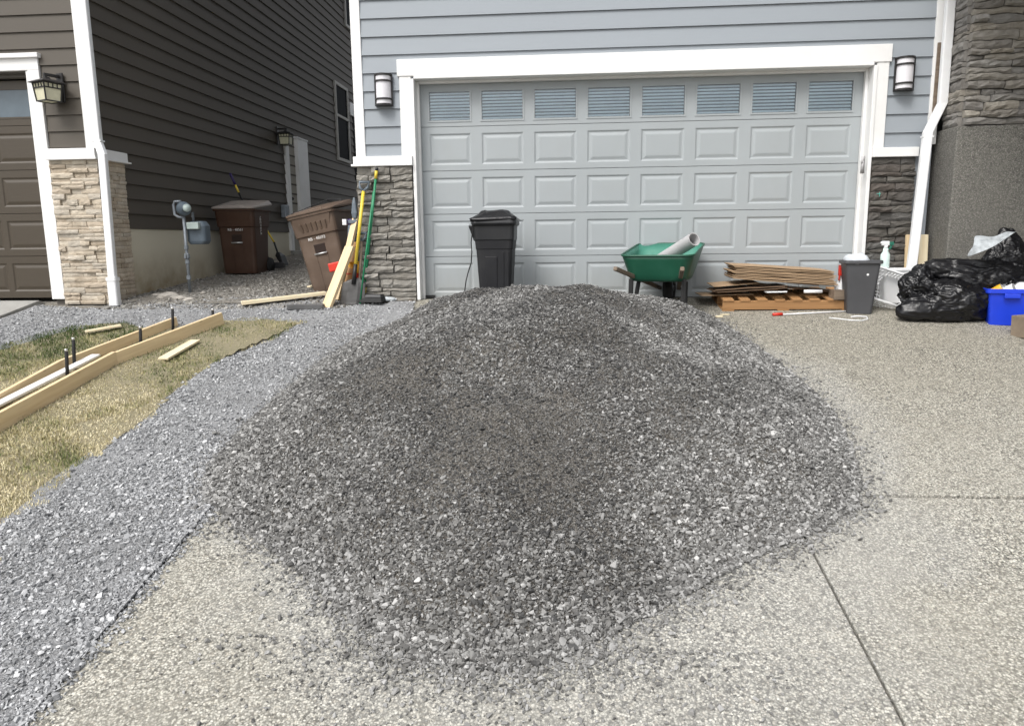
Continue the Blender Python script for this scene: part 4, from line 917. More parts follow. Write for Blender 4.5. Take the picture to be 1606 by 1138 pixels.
# black household bin against the garage door
p = atY(778, 448, 7.72); bb = thing('trash_bin', 'black wheeled bin with a draped black liner in front of the garage door', 'trash bin', (p.x, 7.80, Z(7.8))); bb.scale = (.86, .9, 1)
hz = atY(778, 352, 7.72).z-bb.location.z                       # rim height
w0, w1 = .365, .445
obj('tub', MB().loft([rrect(w0, .40, .05, .0, 3), rrect(w0+.01, .42, .05, .08, 3), rrect(w1, .50, .05, hz-.26, 3), rrect(w1+.012, .51, .05, hz-.25, 3), rrect(w1+.03, .53, .05, hz-.16, 3), rrect(w1+.03, .53, .05, hz, 3)]), 'bin_pitted', bb, .006, angle=50)
obj('band', MB().loft([rrect(w1+.02, .52, .05, hz-.165, 3), rrect(w1+.042, .545, .05, hz-.16, 3), rrect(w1+.055, .56, .05, hz-.01, 3)]), 'black_plastic', bb, .006)
obj('front_panel', MB().hexa([(-.10, -.215, .10), (.03, -.215, .10), (.03, -.19, .10), (-.10, -.19, .10), (-.11, -.256, hz-.33), (.035, -.256, hz-.33), (.035, -.19, hz-.33), (-.11, -.19, hz-.33)]), 'bin_pitted', bb, .006)
for x in (.10, .16): obj('front_rib', MB().hexa([(x*.9, -.213, .06), (x*.9+.02, -.213, .06), (x*.9+.02, -.19, .06), (x*.9, -.19, .06), (x, -.257, hz-.28), (x+.02, -.257, hz-.28), (x+.02, -.19, hz-.28), (x, -.19, hz-.28)]), 'bin_pitted', bb, .004)
obj('grip', MB().hexa([(-.255, -.18, hz-.17), (-.20, -.18, hz-.17), (-.20, .18, hz-.17), (-.255, .18, hz-.17), (-.315, -.22, hz-.01), (-.20, -.22, hz-.01), (-.20, .22, hz-.01), (-.315, .22, hz-.01)]), 'black_plastic', bb, .01)
obj('rim', MB().loft([rrect(.53, .60, .06, hz-.012, 4), rrect(.555, .625, .07, hz+.01, 4), rrect(.54, .61, .07, hz+.045, 4), rrect(.47, .54, .06, hz+.05, 4)]), 'black_plastic', bb, .005)
def crumple(mb, amp, f, seed):
    out = []
    for v in mb.v:
        v = Vector(v); n_ = mn.noise(v*f+Vector((seed, 0, 0))); n2_ = 1-2*abs(mn.noise(v*f*2.1+Vector((0, seed, 3)))); n3_ = 1-2*abs(mn.noise(v*f*4.7+Vector((3, seed, 0))))
        d = Vector((mn.noise(v*f+Vector((9, seed, 1))), mn.noise(v*f+Vector((seed, 4, 8))), n_+.5*n2_+.28*n3_)); out.append(tuple(v+d*amp))
    mb.v = out; return mb
lin_ = MB().loft([rrect(.55-.0*i, .62, .07, hz+.03, 8) if i == 0 else rrect(.56*(1-.09*i)+.06*(i < 3), .62*(1-.10*i)+.06*(i < 3), .07, hz+.03+[0, .02, .035, .065, .088, .10, .104][i], 8) for i in range(7)])
obj('liner', crumple(lin_, .020, 9, 4), 'bag_black', bb, smooth=True)
for sx in (-1, 1):
    w_ = obj('wheel', MB().lathe([(0, -.02), (.09, -.022), (.10, 0), (.09, .022), (0, .02)], 16), 'rubber', bb, smooth=True); w_.location = (sx*.20, .20, .10); w_.rotation_euler = (0, R(90), 0)
pc = [atY(*q_, 7.58) for q_ in ((750, 342), (744, 353), (741, 362), (739, 380), (740, 395), (739, 412), (734, 428), (731, 440), (729, 455), (727, 470))]
tag(obj('cord', MB().tube(pc, .006, 7), 'rubber', smooth=True), 'thin black cord hanging down beside the black bin', 'cord')

# wheelbarrow (wheel towards the door, handles towards the street)
p = atY(1034, 470, 7.80); wb = thing('wheelbarrow', 'green wheelbarrow with worn wooden handles parked before the garage door', 'wheelbarrow', (p.x+.02, 7.74, Z(7.74)), (0, 0, R(-16)))
def tr(z, w, y0, y1, r): return rrect(w, y1-y0, r, z, 5, 0, (y0+y1)/2)
tsec = [tr(.315, .46, -.31, .18, .10), tr(.322, .54, -.36, .24, .12), tr(.345, .585, -.375, .265, .12)]
for k in range(1, 6):
    f = k/5; tsec.append([(x, y, z+(.11*max(0, y+.43)*f)) for x, y, z in tr(.345+.232*f, .585+.145*f, -.375-.055*f, .265+.33*f, .12-.01*f)])
tray = obj('tray', MB().loft(tsec, cap1=False), 'green_tray', wb, smooth=True)
md = tray.modifiers.new('wall', 'SOLIDIFY'); md.thickness = .008; md.offset = -1; tray.data.materials.append(M['tray_inside']); md.material_offset = 1; md.material_offset_rim = 0
obj('tray_rim', MB().tube(tsec[-1]+[tsec[-1][0]], .011, 8, caps=False), 'green_tray', wb, smooth=True)
for sx in (-1, 1):
    obj('handle', MB().beam((sx*.315, -.86, .47), (sx*.10, .50, .20), .040, .040), 'old_wood', wb, .008)
    obj('leg', MB().beam((sx*.265, -.32, .345), (sx*.265, -.36, .0), .046, .022, (0, 1, 0)).beam((sx*.265, -.36, .006), (sx*.265, -.18, .006), .035, .010).beam((sx*.265, -.18, .01), (sx*.245, -.02, .30), .042, .02, (0, 1, 0)), 'rubber', wb, .003)
    obj('tray_brace', MB().beam((sx*.20, .10, .30), (sx*.13, .42, .24), .03, .012), 'black_metal', wb, .003)
    obj('riser', MB().hexa([(sx*.16-.02, -.22, .36), (sx*.16+.02, -.22, .36), (sx*.16+.02, .22, .26), (sx*.16-.02, .22, .26), (sx*.16-.02, -.22, .385), (sx*.16+.02, -.22, .385), (sx*.16+.02, .22, .335), (sx*.16-.02, .22, .335)]), 'old_wood', wb)
obj('cross_brace', MB().beam((-.275, -.355, .115), (.275, -.355, .115), .02, .05), 'rubber', wb, .003)
wh = obj('wheel', MB().lathe([(.10, -.03), (.15, -.052), (.185, -.045), (.205, 0), (.185, .045), (.15, .052), (.10, .03)], 24), 'rubber', wb, smooth=True); wh.location = (0, .50, .20); wh.rotation_euler = (0, R(90), 0)
obj('rim', MB().lathe([(0, -.03), (.03, -.05), (.03, -.022), (.102, -.028), (.102, .028), (.03, .022), (.03, .05), (0, .03)], 16), 'galvanised', wh, smooth=True)
obj('nose_guard', MB().tube([(-.12, .50, .20), (-.13, .74, .18), (.13, .74, .18), (.12, .50, .20)], .010, 8), 'black_metal', wb, smooth=True)
# tube lying in the tray
q0 = atY(1036, 408, 7.98); q1 = atY(1089, 375, 7.52)
dt = (q1-q0).normalized(); 
tb = MB().tube([q0, q1], .070, 20, caps=False); tb2 = MB().tube([q0+dt*.002, q1-dt*.001], .060, 20, caps=False)
n_ = 20; tb.add(tb2.v, tb2.f); tb.f += [(n_+j, n_+(j+1) % n_, 3*n_+(j+1) % n_, 3*n_+j) for j in range(n_)]+[(j, (j+1) % n_, 2*n_+(j+1) % n_, 2*n_+j) for j in range(n_)]
tag(obj('tube', tb, 'tube_gray', smooth=False, bevel=0), 'pale gray open tube sticking out of the green wheelbarrow', 'tube')
bpy.context.scene.objects['tube'].modifiers.new('es', 'EDGE_SPLIT').split_angle = R(50); bpy.context.scene.objects['tube'].data.polygons.foreach_set('use_smooth', [True]*len(bpy.context.scene.objects['tube'].data.polygons))

# pallet with flattened cardboard on it
pf = gnd(1133, 488); pfz = Z(pf.y)
PW, PD = 1.335, .56
pa = thing('pallet', 'wooden pallet under flattened cardboard against the garage door', 'pallet', (pf.x, pf.y+.0, pfz), (math.atan(SLOPE)*.85, 0, R(1.2)))
for y in (0, PD/2-.02, PD-.04): obj('stringer', MB().box(0, PW, y, y+.04, .016, .105), 'pallet_wood', pa, .003)
for i in range(8):
    x = i*(PW-.10)/7; w_ = .10 if i % 7 else .11
    obj('deck_board', MB().box(x, x+w_, -.006+rng.uniform(-.006, .004), PD+.006, .1055, .124), 'pallet_wood', pa, .002)
for x in (0, PW*.42, PW-.12): obj('bottom_board', MB().box(x, x+.12, -.004, PD+.004, .0, .0155), 'pallet_wood', pa, .002)
def sheetbox(px0, py0, px1, py1, Y, depth, th, mat, label, group, tilt=0, warp=.012, seed=1, layers=2):
    """A flattened cardboard box: two or more plies that gape a little and bow, built from two front corner points."""
    a = atY(px0, py0, Y); b = atY(px1, py1, Y); q_ = random.Random(seed); mb = MB(); L = (b-a).length; d = (b-a)/L
    for l in range(layers):
        n = 8; secs = []
        zo = l*th/layers; j0, j1 = q_.uniform(-.02, .02), q_.uniform(-.02, .02)
        for i in range(n+1):
            f = i/n; c = a+(b-a)*f+d*(j0*(1-f)+j1*f); bow = math.sin(f*math.pi)*warp*q_.uniform(.6, 1.1)*(1 if l % 2 else -.4)+q_.uniform(-.002, .002)
            y0 = c.y+q_.uniform(-.006, .006); z = c.z+zo+bow; t_ = th/layers*.62; up_ = depth*math.tan(tilt)
            secs.append([(c.x, y0, z), (c.x, y0+depth, z+up_), (c.x, y0+depth, z+up_+t_), (c.x, y0, z+t_)])
        mb.loft(secs)
    return obj('flattened_box', mb, mat, label=label, cat='cardboard box', group=group)
G_ = 'flattened cardboard boxes stacked on the pallet'
sheetbox(1103, 464, 1180, 462, 7.80, .42, .012, 'cardboard', 'pale cardboard sheet hanging over the left end of the pallet', G_, 0, .004, 1, 1)
sheetbox(1122, 459, 1232, 452, 7.72, .40, .034, 'dark_cardboard', 'dark flattened box lowest on the left of the pallet, its plies gaping', G_, 0, .012, 2, 3)
sheetbox(1121, 450, 1190, 444, 7.76, .40, .012, 'cardboard', 'light topped flattened box over the dark one at the left of the stack', G_, .04, .006, 3, 1)
sheetbox(1168, 446, 1316, 460, 7.86, .34, .030, 'dark_cardboard', 'dark flattened box sagging in the shadow at the back of the pallet', G_, 0, -.006, 4, 2)
sheetbox(1155, 436, 1283, 448, 7.73, .40, .012, 'dark_cardboard', 'thin dark cardboard sheet sloping right below the upper bundle', G_, .0, .006, 5, 1)
sheetbox(1196, 440, 1306, 448, 7.78, .36, .012, 'dark_cardboard', 'thin cardboard sheet under the right half of the upper bundle', G_, .0, .008, 6, 1)
def bundle(i, lab):
    x0 = [1147, 1151, 1146, 1152, 1150][i]; dy = i*4.6
    return sheetbox(x0, 437-dy, [1313, 1310, 1312, 1309, 1306][i], 447-dy, 7.70+.008*(i % 2), .42, .027, 'cardboard', lab, G_, .03, .004, 20+i, 2)
for i, lab in enumerate(('bottom cardboard of the upper tan bundle', 'second cardboard up in the upper tan bundle', 'middle cardboard of the upper tan bundle', 'fourth cardboard up, just under the top of the tan bundle', 'topmost pale tan flattened box of the bundle on the pallet')): bundle(i, lab)
tag(obj('paper_scrap', crumple(MB().box(-.10, .10, -.04, .04, 0, .012), .01, 9, 2), 'white_plastic'), 'white scrap in the gap of the cardboard stack, left of middle', 'paper scrap').location = atY(1217, 459, 7.68)
tag(obj('paper_roll', MB().tube([(-.09, 0, 0), (.09, 0, 0)], .018, 12), 'white_plastic', smooth=True), 'short white roll stuck in the right of the cardboard stack', 'roll').location = atY(1275, 457, 7.70)
wo_ = atY(1312, 462, 7.72)
plank('wood_block', wo_+Vector((-.05, 0, 0)), wo_+Vector((.06, .02, 0)), .12, .10, 'old_wood', 'brown offcut block at the right end of the pallet', 'wood block')
p = gnd(1128, 497); q_ = gnd(1137, 494)
tag(obj('wood_chip', MB().box(-.035, .035, -.03, .03, 0, .012), 'pale_lumber', bevel=.003), 'pale wood chip on the concrete just left of the pallet', 'wood chip', 'wood chips by the pallet').location = p
o = tag(obj('wood_chip', MB().box(-.045, .045, -.018, .018, 0, .010), 'pale_lumber', bevel=.003), 'thin pale wood chip on the concrete nearest the pallet corner', 'wood chip', 'wood chips by the pallet'); o.location = q_; o.rotation_euler = (0, 0, .3)

# white stick with a red end, and a loose white strap, on the concrete
a, b = gnd(1212, 494, .01), gnd(1330, 488, .01); d = (b-a).normalized(); up_ = Vector((0, 0, .012))
st = thing('marker_stick', 'white stick with a red tip lying on the concrete before the pallet', 'marker stick', a)
obj('shaft', MB().tube([d*.10+up_, (b-a)+up_], .007, 8), 'white_plastic', st, smooth=True); obj('tip', MB().tube([up_*1.3, d*.10+up_*1.3], .016, 8), 'red_plastic', st, smooth=True)
sp_ = [gnd(*q_)+Vector((0, 0, .006)) for q_ in ((1300, 499), (1318, 501), (1335, 503), (1352, 503.5), (1361, 501), (1359, 497.5), (1345, 496.5), (1335, 497.5))]
tag(obj('cord', MB().tube(sp_, .006, 6), 'white_plastic', smooth=True), 'loose white cord curled on the concrete under the charcoal bin', 'cord')

# small charcoal bin with a white rag
p = gnd(1352, 494); hb = atY(1352, 410, p.y).z-Z(p.y)
sb = thing('waste_bin', 'small charcoal waste bin between the pallet and the laundry basket', 'waste bin', (p.x, p.y+.13, Z(p.y)+.01), (0, 0, R(-8)))
obj('tub', MB().loft([rrect(.235, .20, .03, 0, 4), rrect(.325, .275, .03, hb-.03, 4)], cap1=False), 'charcoal_plastic', sb, smooth=False).modifiers.new('w', 'SOLIDIFY').thickness = .004
obj('rim', MB().loft([rrect(.345, .295, .035, hb-.035, 4), rrect(.365, .315, .04, hb-.03, 4), rrect(.362, .312, .04, hb, 4), rrect(.32, .27, .03, hb, 4), rrect(.315, .265, .03, hb-.035, 4)], cap0=False, cap1=False), 'charcoal_plastic', sb, .003)
s_ = obj('sticker', MB().lathe([(0, 0), (.012, 0), (.012, .002), (0, .002)], 10), 'white_plastic', sb); s_.location = (.045, -.130, hb-.14); s_.rotation_euler = (R(98), 0, 0)
rag = crumple(MB().loft([rrect(.20, .20, .05, 0, 6), rrect(.22, .22, .06, .035, 6), rrect(.17, .17, .05, .075, 6), rrect(.08, .08, .03, .095, 6)]), .03, 12, 7)
o = tag(obj('rag', rag, 'bag_white', smooth=True), 'crumpled white rag heaped in the charcoal bin', 'rag'); o.location = sb.location+Vector((-.05, -.02, hb-.045))
# red topped spray bottle half hidden behind the charcoal bin
pr_ = atY(1321, 440, 7.80); rb = thing('red_bottle', 'white bottle with a red top half hidden behind the charcoal bin', 'spray bottle', (pr_.x, 7.84, Z(7.84)))
hz2 = atY(1322, 432, 7.84).z-rb.location.z
obj('bottle', MB().lathe([(0, 0), (.055, 0), (.06, .02), (.06, hz2-.12), (.02, hz2-.03), (.02, hz2)], 14), 'white_plastic', rb, smooth=True); obj('trigger_head', MB().box(-.025, .02, -.05, .03, hz2, hz2+.11).box(-.04, -.0255, -.05, -.03, hz2-.05, hz2+.09), 'red_plastic', rb, .008)
# white latticed laundry basket, tipped against the plinth
p = gnd(1395, 489); lb = thing('laundry_basket', 'white latticed laundry basket tipped on its side behind the charcoal bin', 'laundry basket', (p.x+.0, p.y+.34, Z(p.y)+.13), (R(66), R(18), R(4)))
bw, bdp, bh = .46, .36, .28
lat = MB(); low, hi = rrect(bw*.80, bdp*.8, .06, 0, 6), rrect(bw, bdp, .08, bh, 6)
def along_ring(ring, n):
    pts = [Vector(v) for v in ring]; pts.append(pts[0]); L = [0]
    for i in range(1, len(pts)): L.append(L[-1]+(pts[i]-pts[i-1]).length)
    out = []
    for k in range(n):
        s_ = L[-1]*k/n; i = max(j for j in range(len(L)) if L[j] <= s_); i = min(i, len(pts)-2); out.append(pts[i]+(pts[i+1]-pts[i])*((s_-L[i])/max(1e-9, L[i+1]-L[i])))
    return out
ra, rb_ = along_ring(low, 44), along_ring(hi, 44)
for a_, b_ in zip(ra, rb_): lat.beam(a_, b_, .010, .004, (a_.x, a_.y, .001))
for f in (.2, .4, .6, .8):
    rr = [ra[i]*(1-f)+rb_[i]*f for i in range(44)]; lat.tube(rr+[rr[0]], .004, 4, caps=False)
for k in range(11):
    x = -bw*.37+k*bw*.74/10; lat.box(x-.004, x+.004, -bdp*.39, bdp*.39, -.002, .002)
for k in range(8):
    y = -bdp*.36+k*bdp*.72/7; lat.box(-bw*.39, bw*.39, y-.004, y+.004, -.0015, .0025)
obj('lattice', lat, 'white_plastic', lb, kind='stuff')
obj('rim', MB().tube(hi+[hi[0]], .014, 8, caps=False), 'white_plastic', lb, smooth=True); obj('base_ring', MB().tube(low+[low[0]], .009, 8, caps=False), 'white_plastic', lb, smooth=True)
# white crate behind the basket, with the spray bottle standing on it
zt = atY(1400, 420, 8.02).z; wc = atY(1398, 430, 8.02)
cr_ = thing('storage_tub', 'white storage tub behind the laundry basket against the shaded stone', 'storage tub', (wc.x+.02, 8.0, Z(8.0)))
hc = zt-Z(8.0)
obj('tub', MB().loft([rrect(.24, .20, .03, 0, 3), rrect(.30, .24, .03, hc-.03, 3)]), 'white_plastic', cr_, .004); obj('lid', MB().loft([rrect(.32, .26, .035, hc-.0295, 3), rrect(.32, .26, .035, hc, 3)]), 'white_plastic', cr_, .006)
pb = atY(1388.5, 400, 7.96); zb_ = zt+.001; s_ = (atY(1388, 378, 7.96).z-zb_)
sp = thing('spray_bottle', 'pale green spray bottle with a white and green trigger standing on the white tub', 'spray bottle', (pb.x, 7.96, zb_))
obj('bottle', MB().lathe([(0, 0), (.042, 0), (.046, .01), (.046, s_*.50), (.026, s_*.62), (.024, s_*.74), (0, s_*.74)], 16), 'bottle_green', sp, smooth=True)
obj('collar', MB().lathe([(.0, s_*.741), (.020, s_*.742), (.020, s_*.84), (0, s_*.84)], 12), 'white_plastic', sp, smooth=True)
obj('trigger_head', MB().box(-.045, .03, -.016, .016, s_*.84, s_).box(-.058, -.0455, -.008, .008, s_*.9, s_*.98), 'white_plastic', sp, .006)
obj('trigger', MB().box(.0305, .075, -.015, .015, s_*.84, s_*.97).hexa([(.03, -.01, s_*.70), (.05, -.01, s_*.70), (.05, .01, s_*.70), (.03, .01, s_*.70), (.045, -.01, s_*.839), (.065, -.01, s_*.839), (.065, .01, s_*.839), (.045, .01, s_*.839)]), 'trigger_green', sp, .005)
# two boards standing behind the downspout
for (x0, x1, yb, lab) in ((1419, 1432, 430, 'new board standing behind the right downspout, on its left'), (1439, 1453, 428, 'new board standing behind the right downspout, on its right')):
    a = atY((x0+x1)/2, yb+14, 8.06); t_ = atY((x0+x1)/2+2, 368, 8.12); w_ = (atY(x1, 400, 8.1)-atY(x0, 400, 8.1)).length
    a.z = Z(8.06); plank('board', a, t_, w_, .038, 'pale_lumber' if x0 > 1430 else 'new_lumber', lab, 'board', 'boards behind the right downspout', up=(0, -1, 0))

# garbage bags
def bag(px, py, Y, rx, ry, rz, label, seed, rotz=0, lump=.10, tail=None, mat='bag_black'):
    c = atY(px, py, Y); bm = bmesh.new(); bmesh.ops.create_icosphere(bm, subdivisions=6, radius=1)
    o_ = Vector((seed*3.1, seed*1.7, seed*.9)); cs, sn = math.cos(rotz), math.sin(rotz); tn = Vector(tail).normalized() if tail else None
    N_ = mn.noise
    for v in bm.verts:
        n = v.co.normalized(); w_ = n+.30*Vector((N_(n*1.9+o_), N_(n*1.9+o_*1.7), N_(n*1.9+o_*2.3)))
        d = 1+lump*1.7*N_(n*1.4+o_)
        r1 = 1-abs(N_(w_*1.9+o_*1.3))*2.6; r2 = 1-abs(N_(w_*4.1+o_*.7))*2.6; r3 = 1-abs(N_(w_*8.5+o_*.4))*2.4; r4 = 1-abs(N_(w_*17+o_))*2.2
        d += lump*(.72*max(r1, -.7)+.52*max(r2, -.7)+.30*max(r3, -.7)+.13*max(r4, -.7))
        if tail: k_ = max(0, n.dot(tn)); d += .50*k_**8; d *= 1-.22*k_**4*(1-k_**6)
        p_ = Vector((n.x*rx, n.y*ry, n.z*rz))*d; p_ = Vector((p_.x*cs-p_.y*sn, p_.x*sn+p_.y*cs, p_.z)); z = c.z+p_.z; zg = Z(c.y+p_.y)+.004
        if z < zg: z = zg+.02*abs(N_(n*6+o_))
        v.co = Vector((p_.x, p_.y, z-c.z))
    me = bpy.data.meshes.new('garbage_bag'); bm.to_mesh(me); bm.free(); me.materials.append(M[mat]); me.polygons.foreach_set('use_smooth', [True]*len(me.polygons))
    o = bpy.data.objects.new('garbage_bag', me); COL.objects.link(o); o.location = c
    return tag(o, label, 'garbage bag', 'black garbage bags heaped by the stone plinth')
bag(1497, 474, 7.40, .37, .20, .20, 'large black garbage bag sprawled lowest at the front of the heap', 1, .05, .12, (-.9, -.2, -.35))
bag(1440, 456, 7.50, .17, .16, .17, 'small black garbage bag at the left end of the heap, by the basket', 2, .3, .13, (.1, -.1, 1))
bag(1540, 440, 7.56, .44, .17, .20, 'wide black garbage bag on top of the heap over the blue bin', 3, -.1, .11, (-.8, -.1, .5))
bag(1580, 412, 7.64, .21, .12, .22, 'tall black garbage bag with a pointed top at the back of the heap', 4, 0, .12, (-.15, 0, 1))
bag(1590, 462, 7.58, .34, .16, .30, 'black garbage bag wedged behind the blue bin', 5, .4, .10)
wsh = MB(); n_ = 14
wp_ = [(1516, 405, 1528, 372), (1530, 402, 1540, 372), (1545, 396, 1552, 372), (1560, 388, 1566, 371), (1575, 378, 1580, 366), (1585, 372, 1590, 366)]
secs = []
for k, (xa_, ya, xb, yb) in enumerate(wp_):
    A_, B_ = atY(xa_, ya, 7.17+.03*(k % 2)), atY(xb, yb, 7.32+.03*((k+1) % 2)); secs.append([A_*(1-f)+B_*f+Vector((0, -.03*math.sin(f*3.1), .012*math.sin(k*2.1+f*7))) for f in np.linspace(0, 1, 7)])
me_ = crumple(MB().loft([[tuple(v) for v in s_] for s_ in secs], closed=False, cap0=False, cap1=False), .028, 8, 6)
o = obj('plastic_sheet', me_, 'clear_plastic', smooth=True, label='crumpled white plastic sheet caught between the upper black bags', cat='plastic sheet'); md = o.modifiers.new('t', 'SOLIDIFY'); md.thickness = .004; md2 = o.modifiers.new('s', 'SUBSURF'); md2.levels = md2.render_levels = 2

# blue recycling tub with cans
p = gnd(1557, 509); p2 = gnd(1592, 521); ang = math.atan2(p2.y-p.y, p2.x-p.x)
bt_ = thing('recycling_tub', 'bright blue recycling tub full of cans at the edge of the bag heap', 'recycling tub', (p.x+.20, p.y+.10, Z(p.y-.02)), (0, 0, R(-16)))
hbl = atY(1556, 452, p.y).z-Z(p.y)
obj('tub', MB().loft([rrect(.40, .32, .03, 0, 4), rrect(.475, .40, .035, hbl-.02, 4)], cap1=False), 'blue_plastic', bt_, .004).modifiers.new('w', 'SOLIDIFY').thickness = .005
obj('rim', MB().loft([rrect(.48, .405, .035, hbl-.045, 4), rrect(.505, .43, .04, hbl-.04, 4), rrect(.505, .43, .04, hbl, 4), rrect(.47, .395, .03, hbl, 4), rrect(.465, .39, .03, hbl-.04, 4)], cap0=False, cap1=False), 'blue_plastic', bt_, .003)
obj('grip', MB().box(-.11, .02, -.232, -.2155, hbl-.085, hbl-.042), 'blue_plastic', bt_, .006)
def can(off, r, h, rot, mat, label):
    o = thing('can', label, 'can', bt_.location+Vector(off)+Vector((0, 0, hbl-.03)), rot, 'cans and cartons in the blue tub')
    obj('body', MB().lathe([(0, -h/2), (r*.9, -h/2), (r, -h/2+.008), (r, h/2-.008), (r*.9, h/2)], 16), mat, o, smooth=True); obj('lid', MB().lathe([(r*.905, h/2), (r*.9, h/2-.006), (0, h/2-.007)], 16), 'silver_metal', o)
can((-.06, -.05, .0), .055, .13, (R(60), .2, .5), 'white_plastic', 'white can lying in front of the others in the blue tub')
can((.05, -.03, .015), .062, .14, (R(70), 0, -.3), 'silver_metal', 'open silver can facing out of the blue tub')
can((-.14, .0, .0), .045, .12, (R(40), .7, .2), 'yellow_plastic', 'yellow can at the left corner of the blue tub')
can((.16, .02, .0), .055, .14, (R(80), .3, .9), 'bag_white', 'pale carton at the right of the blue tub')
can((-.02, .09, -.03), .06, .15, (.3, .5, 0), 'galvanised', 'dull gray can behind the open one in the blue tub')
p = gnd(1597, 530); plank('timber_block', p+Vector((.0, .02, .10)), p+Vector((.35, .10, .12)), .16, .19, 'brown_block', 'brown timber block lying right in front of the blue tub', 'timber block')

# ---- lumber and tools by the gray stone column
a, b = gnd(379, 480, 0), gnd(511, 466, 0); a.z += .035; b.z += .05
plank('board', a, b, .14, .038, 'pale_lumber', 'pale board lying on the gravel with its end on dark pavers', 'board')
p = gnd(480, 482); o = tag(obj('paver', MB().box(-.20, .20, -.06, .06, 0, .055), 'paver', bevel=.008), 'dark gray paver lying under the end of the pale board', 'paver'); o.location = (p.x, p.y, Z(p.y)-.02); o.rotation_euler = (0, 0, .12)
plank('offcut', gnd(484, 452)+Vector((0, 0, .02)), gnd(500, 449)+Vector((0, 0, .02)), .06, .02, 'pale_lumber', 'small pale offcut on the dirt below the leaning cart', 'offcut')
a = gnd(512, 480); a.z -= .02; b = atY(549, 387, 8.30)
plank('board', a, b, .135, .040, 'new_lumber', 'thick new board leaning, the shortest and nearest of the leaning boards', 'board', up=(-.55, -1, 0))
a = gnd(528, 474); a.z -= .02; b = atY(562, 326, 8.62); a.y = 8.22; a = Vector((atY(528, 472, 8.22).x, 8.22, Z(8.2)))
plank('board', a, b, .085, .036, 'new_lumber', 'tall thin board leaning right behind the thick one', 'board', up=(-.5, -1, 0))
a = Vector((atY(540, 474, 8.30).x, 8.34, Z(8.3))); b = atY(556, 380, 8.62)
plank('board', a, b, .12, .03, 'orange_lumber', 'reddish brown board leaning in the shade behind the new boards', 'board', up=(-.2, -1, 0))
# gray clamp head and gray tube with a white and blue band
a = Vector((atY(552, 470, 8.75).x, 8.72, Z(8.7))); b = atY(553, 345, 8.75); d = b-a
gt = thing('gray_tube', 'gray plastic tube with a white and blue band leaning against the faded cart', 'tube', a)
obj('body', MB().tube([(0, 0, 0), d], .055, 14), 'gray_plastic', gt, smooth=True); obj('band', MB().tube([d*.93, d*1.01], .058, 14), 'purple_grip', gt, smooth=True); obj('label', MB().box(d.x*.96-.11, d.x*.96-.0585, d.y-.06, d.y+.03, d.z*.93, d.z*1.01), 'white_plastic', gt, .004)
a = atY(557, 345, 8.55); cl = thing('bar_clamp', 'gray bar clamp resting over the top of the tall thin board', 'clamp', a)
obj('bar', MB().box(-.018, .012, -.012, .012, -.20, .10), 'galvanised', cl, .003); obj('jaw', MB().loft([rrect(.05, .06, .01, .02, 2), rrect(.075, .07, .015, .08, 2), rrect(.05, .05, .015, .20, 2), rrect(.02, .02, .005, .26, 2)]), 'gray_plastic', cl, .004); obj('slide', MB().box(-.08, .03, -.025, .025, -.04, .0), 'gray_plastic', cl, .006)
# D-grip shovel with the yellow handle
def dgrip(o, top, dirn, mat, s_=1.0):
    d = Vector(dirn).normalized(); sd_ = Vector((1, 0, 0)); t_ = Vector(top)
    obj('grip', MB().tube([t_, t_-sd_*.045*s_+d*.04*s_, t_-sd_*.055*s_+d*.10*s_, t_+sd_*.055*s_+d*.10*s_, t_+sd_*.045*s_+d*.04*s_, t_], .016*s_, 8), mat, o, smooth=True)
a = gnd(551, 477); top_ = atY(570, 300, 8.085); sh_ = thing('shovel', 'square bladed shovel with a long yellow handle against the gray stone column', 'shovel', a)
tl = top_-a; s0 = tl*.20; s1 = tl*.36
obj('handle', MB().tube([s1, tl], .019, 12), 'yellow_paint', sh_, smooth=True); obj('socket', MB().tube([s0*.9, s1], .024, 10, r2=.021), 'black_metal', sh_, smooth=True); dgrip(sh_, tl, tl, 'gray_plastic')
sd_ = Vector((1, 0, 0)); dn = tl.normalized(); fr_ = dn.cross(sd_)
bl = MB(); secs = []
for f, w_, dd in ((0, .135, -.012), (.08, .14, -.008), (.55, .14, .0), (.85, .13, .006), (.97, .06, .01), (1, .03, .012)):
    c_ = s0*(1.15*f)+Vector((0, 0, .0)); secs.append([c_-sd_*w_+fr_*.03, c_-sd_*w_*.4+fr_*dd, c_+sd_*w_*.4+fr_*dd, c_+sd_*w_+fr_*.03, c_+sd_*w_*.4+fr_*(dd+.006), c_-sd_*w_*.4+fr_*(dd+.006)])
obj('blade', bl.loft([[tuple(v) for v in s_] for s_ in secs]), 'steel_blade', sh_, smooth=False)
# second shovel, gray grip, worn handle
a = Vector((atY(563, 466, 8.06).x, 8.04, Z(8.04))); top_ = atY(567, 378, 8.10); s2_ = thing('spade', 'short spade with a gray grip between the yellow shovel and the green pole', 'spade', a); tl = top_-a
obj('handle', MB().tube([tl*.25, tl], .015, 10), 'old_wood', s2_, smooth=True); dgrip(s2_, tl, tl, 'gray_plastic', .9); obj('blade', MB().loft([[(-.07, -.01, 0), (.07, -.01, 0), (.07, -.003, 0), (-.07, -.003, 0)], [(-.08, .0, .22), (.08, .0, .22), (.08, .006, .22), (-.08, .006, .22)], [(-.02, .01, .29), (.02, .01, .29), (.02, .02, .29), (-.02, .02, .29)]]), 'steel_blade', s2_)
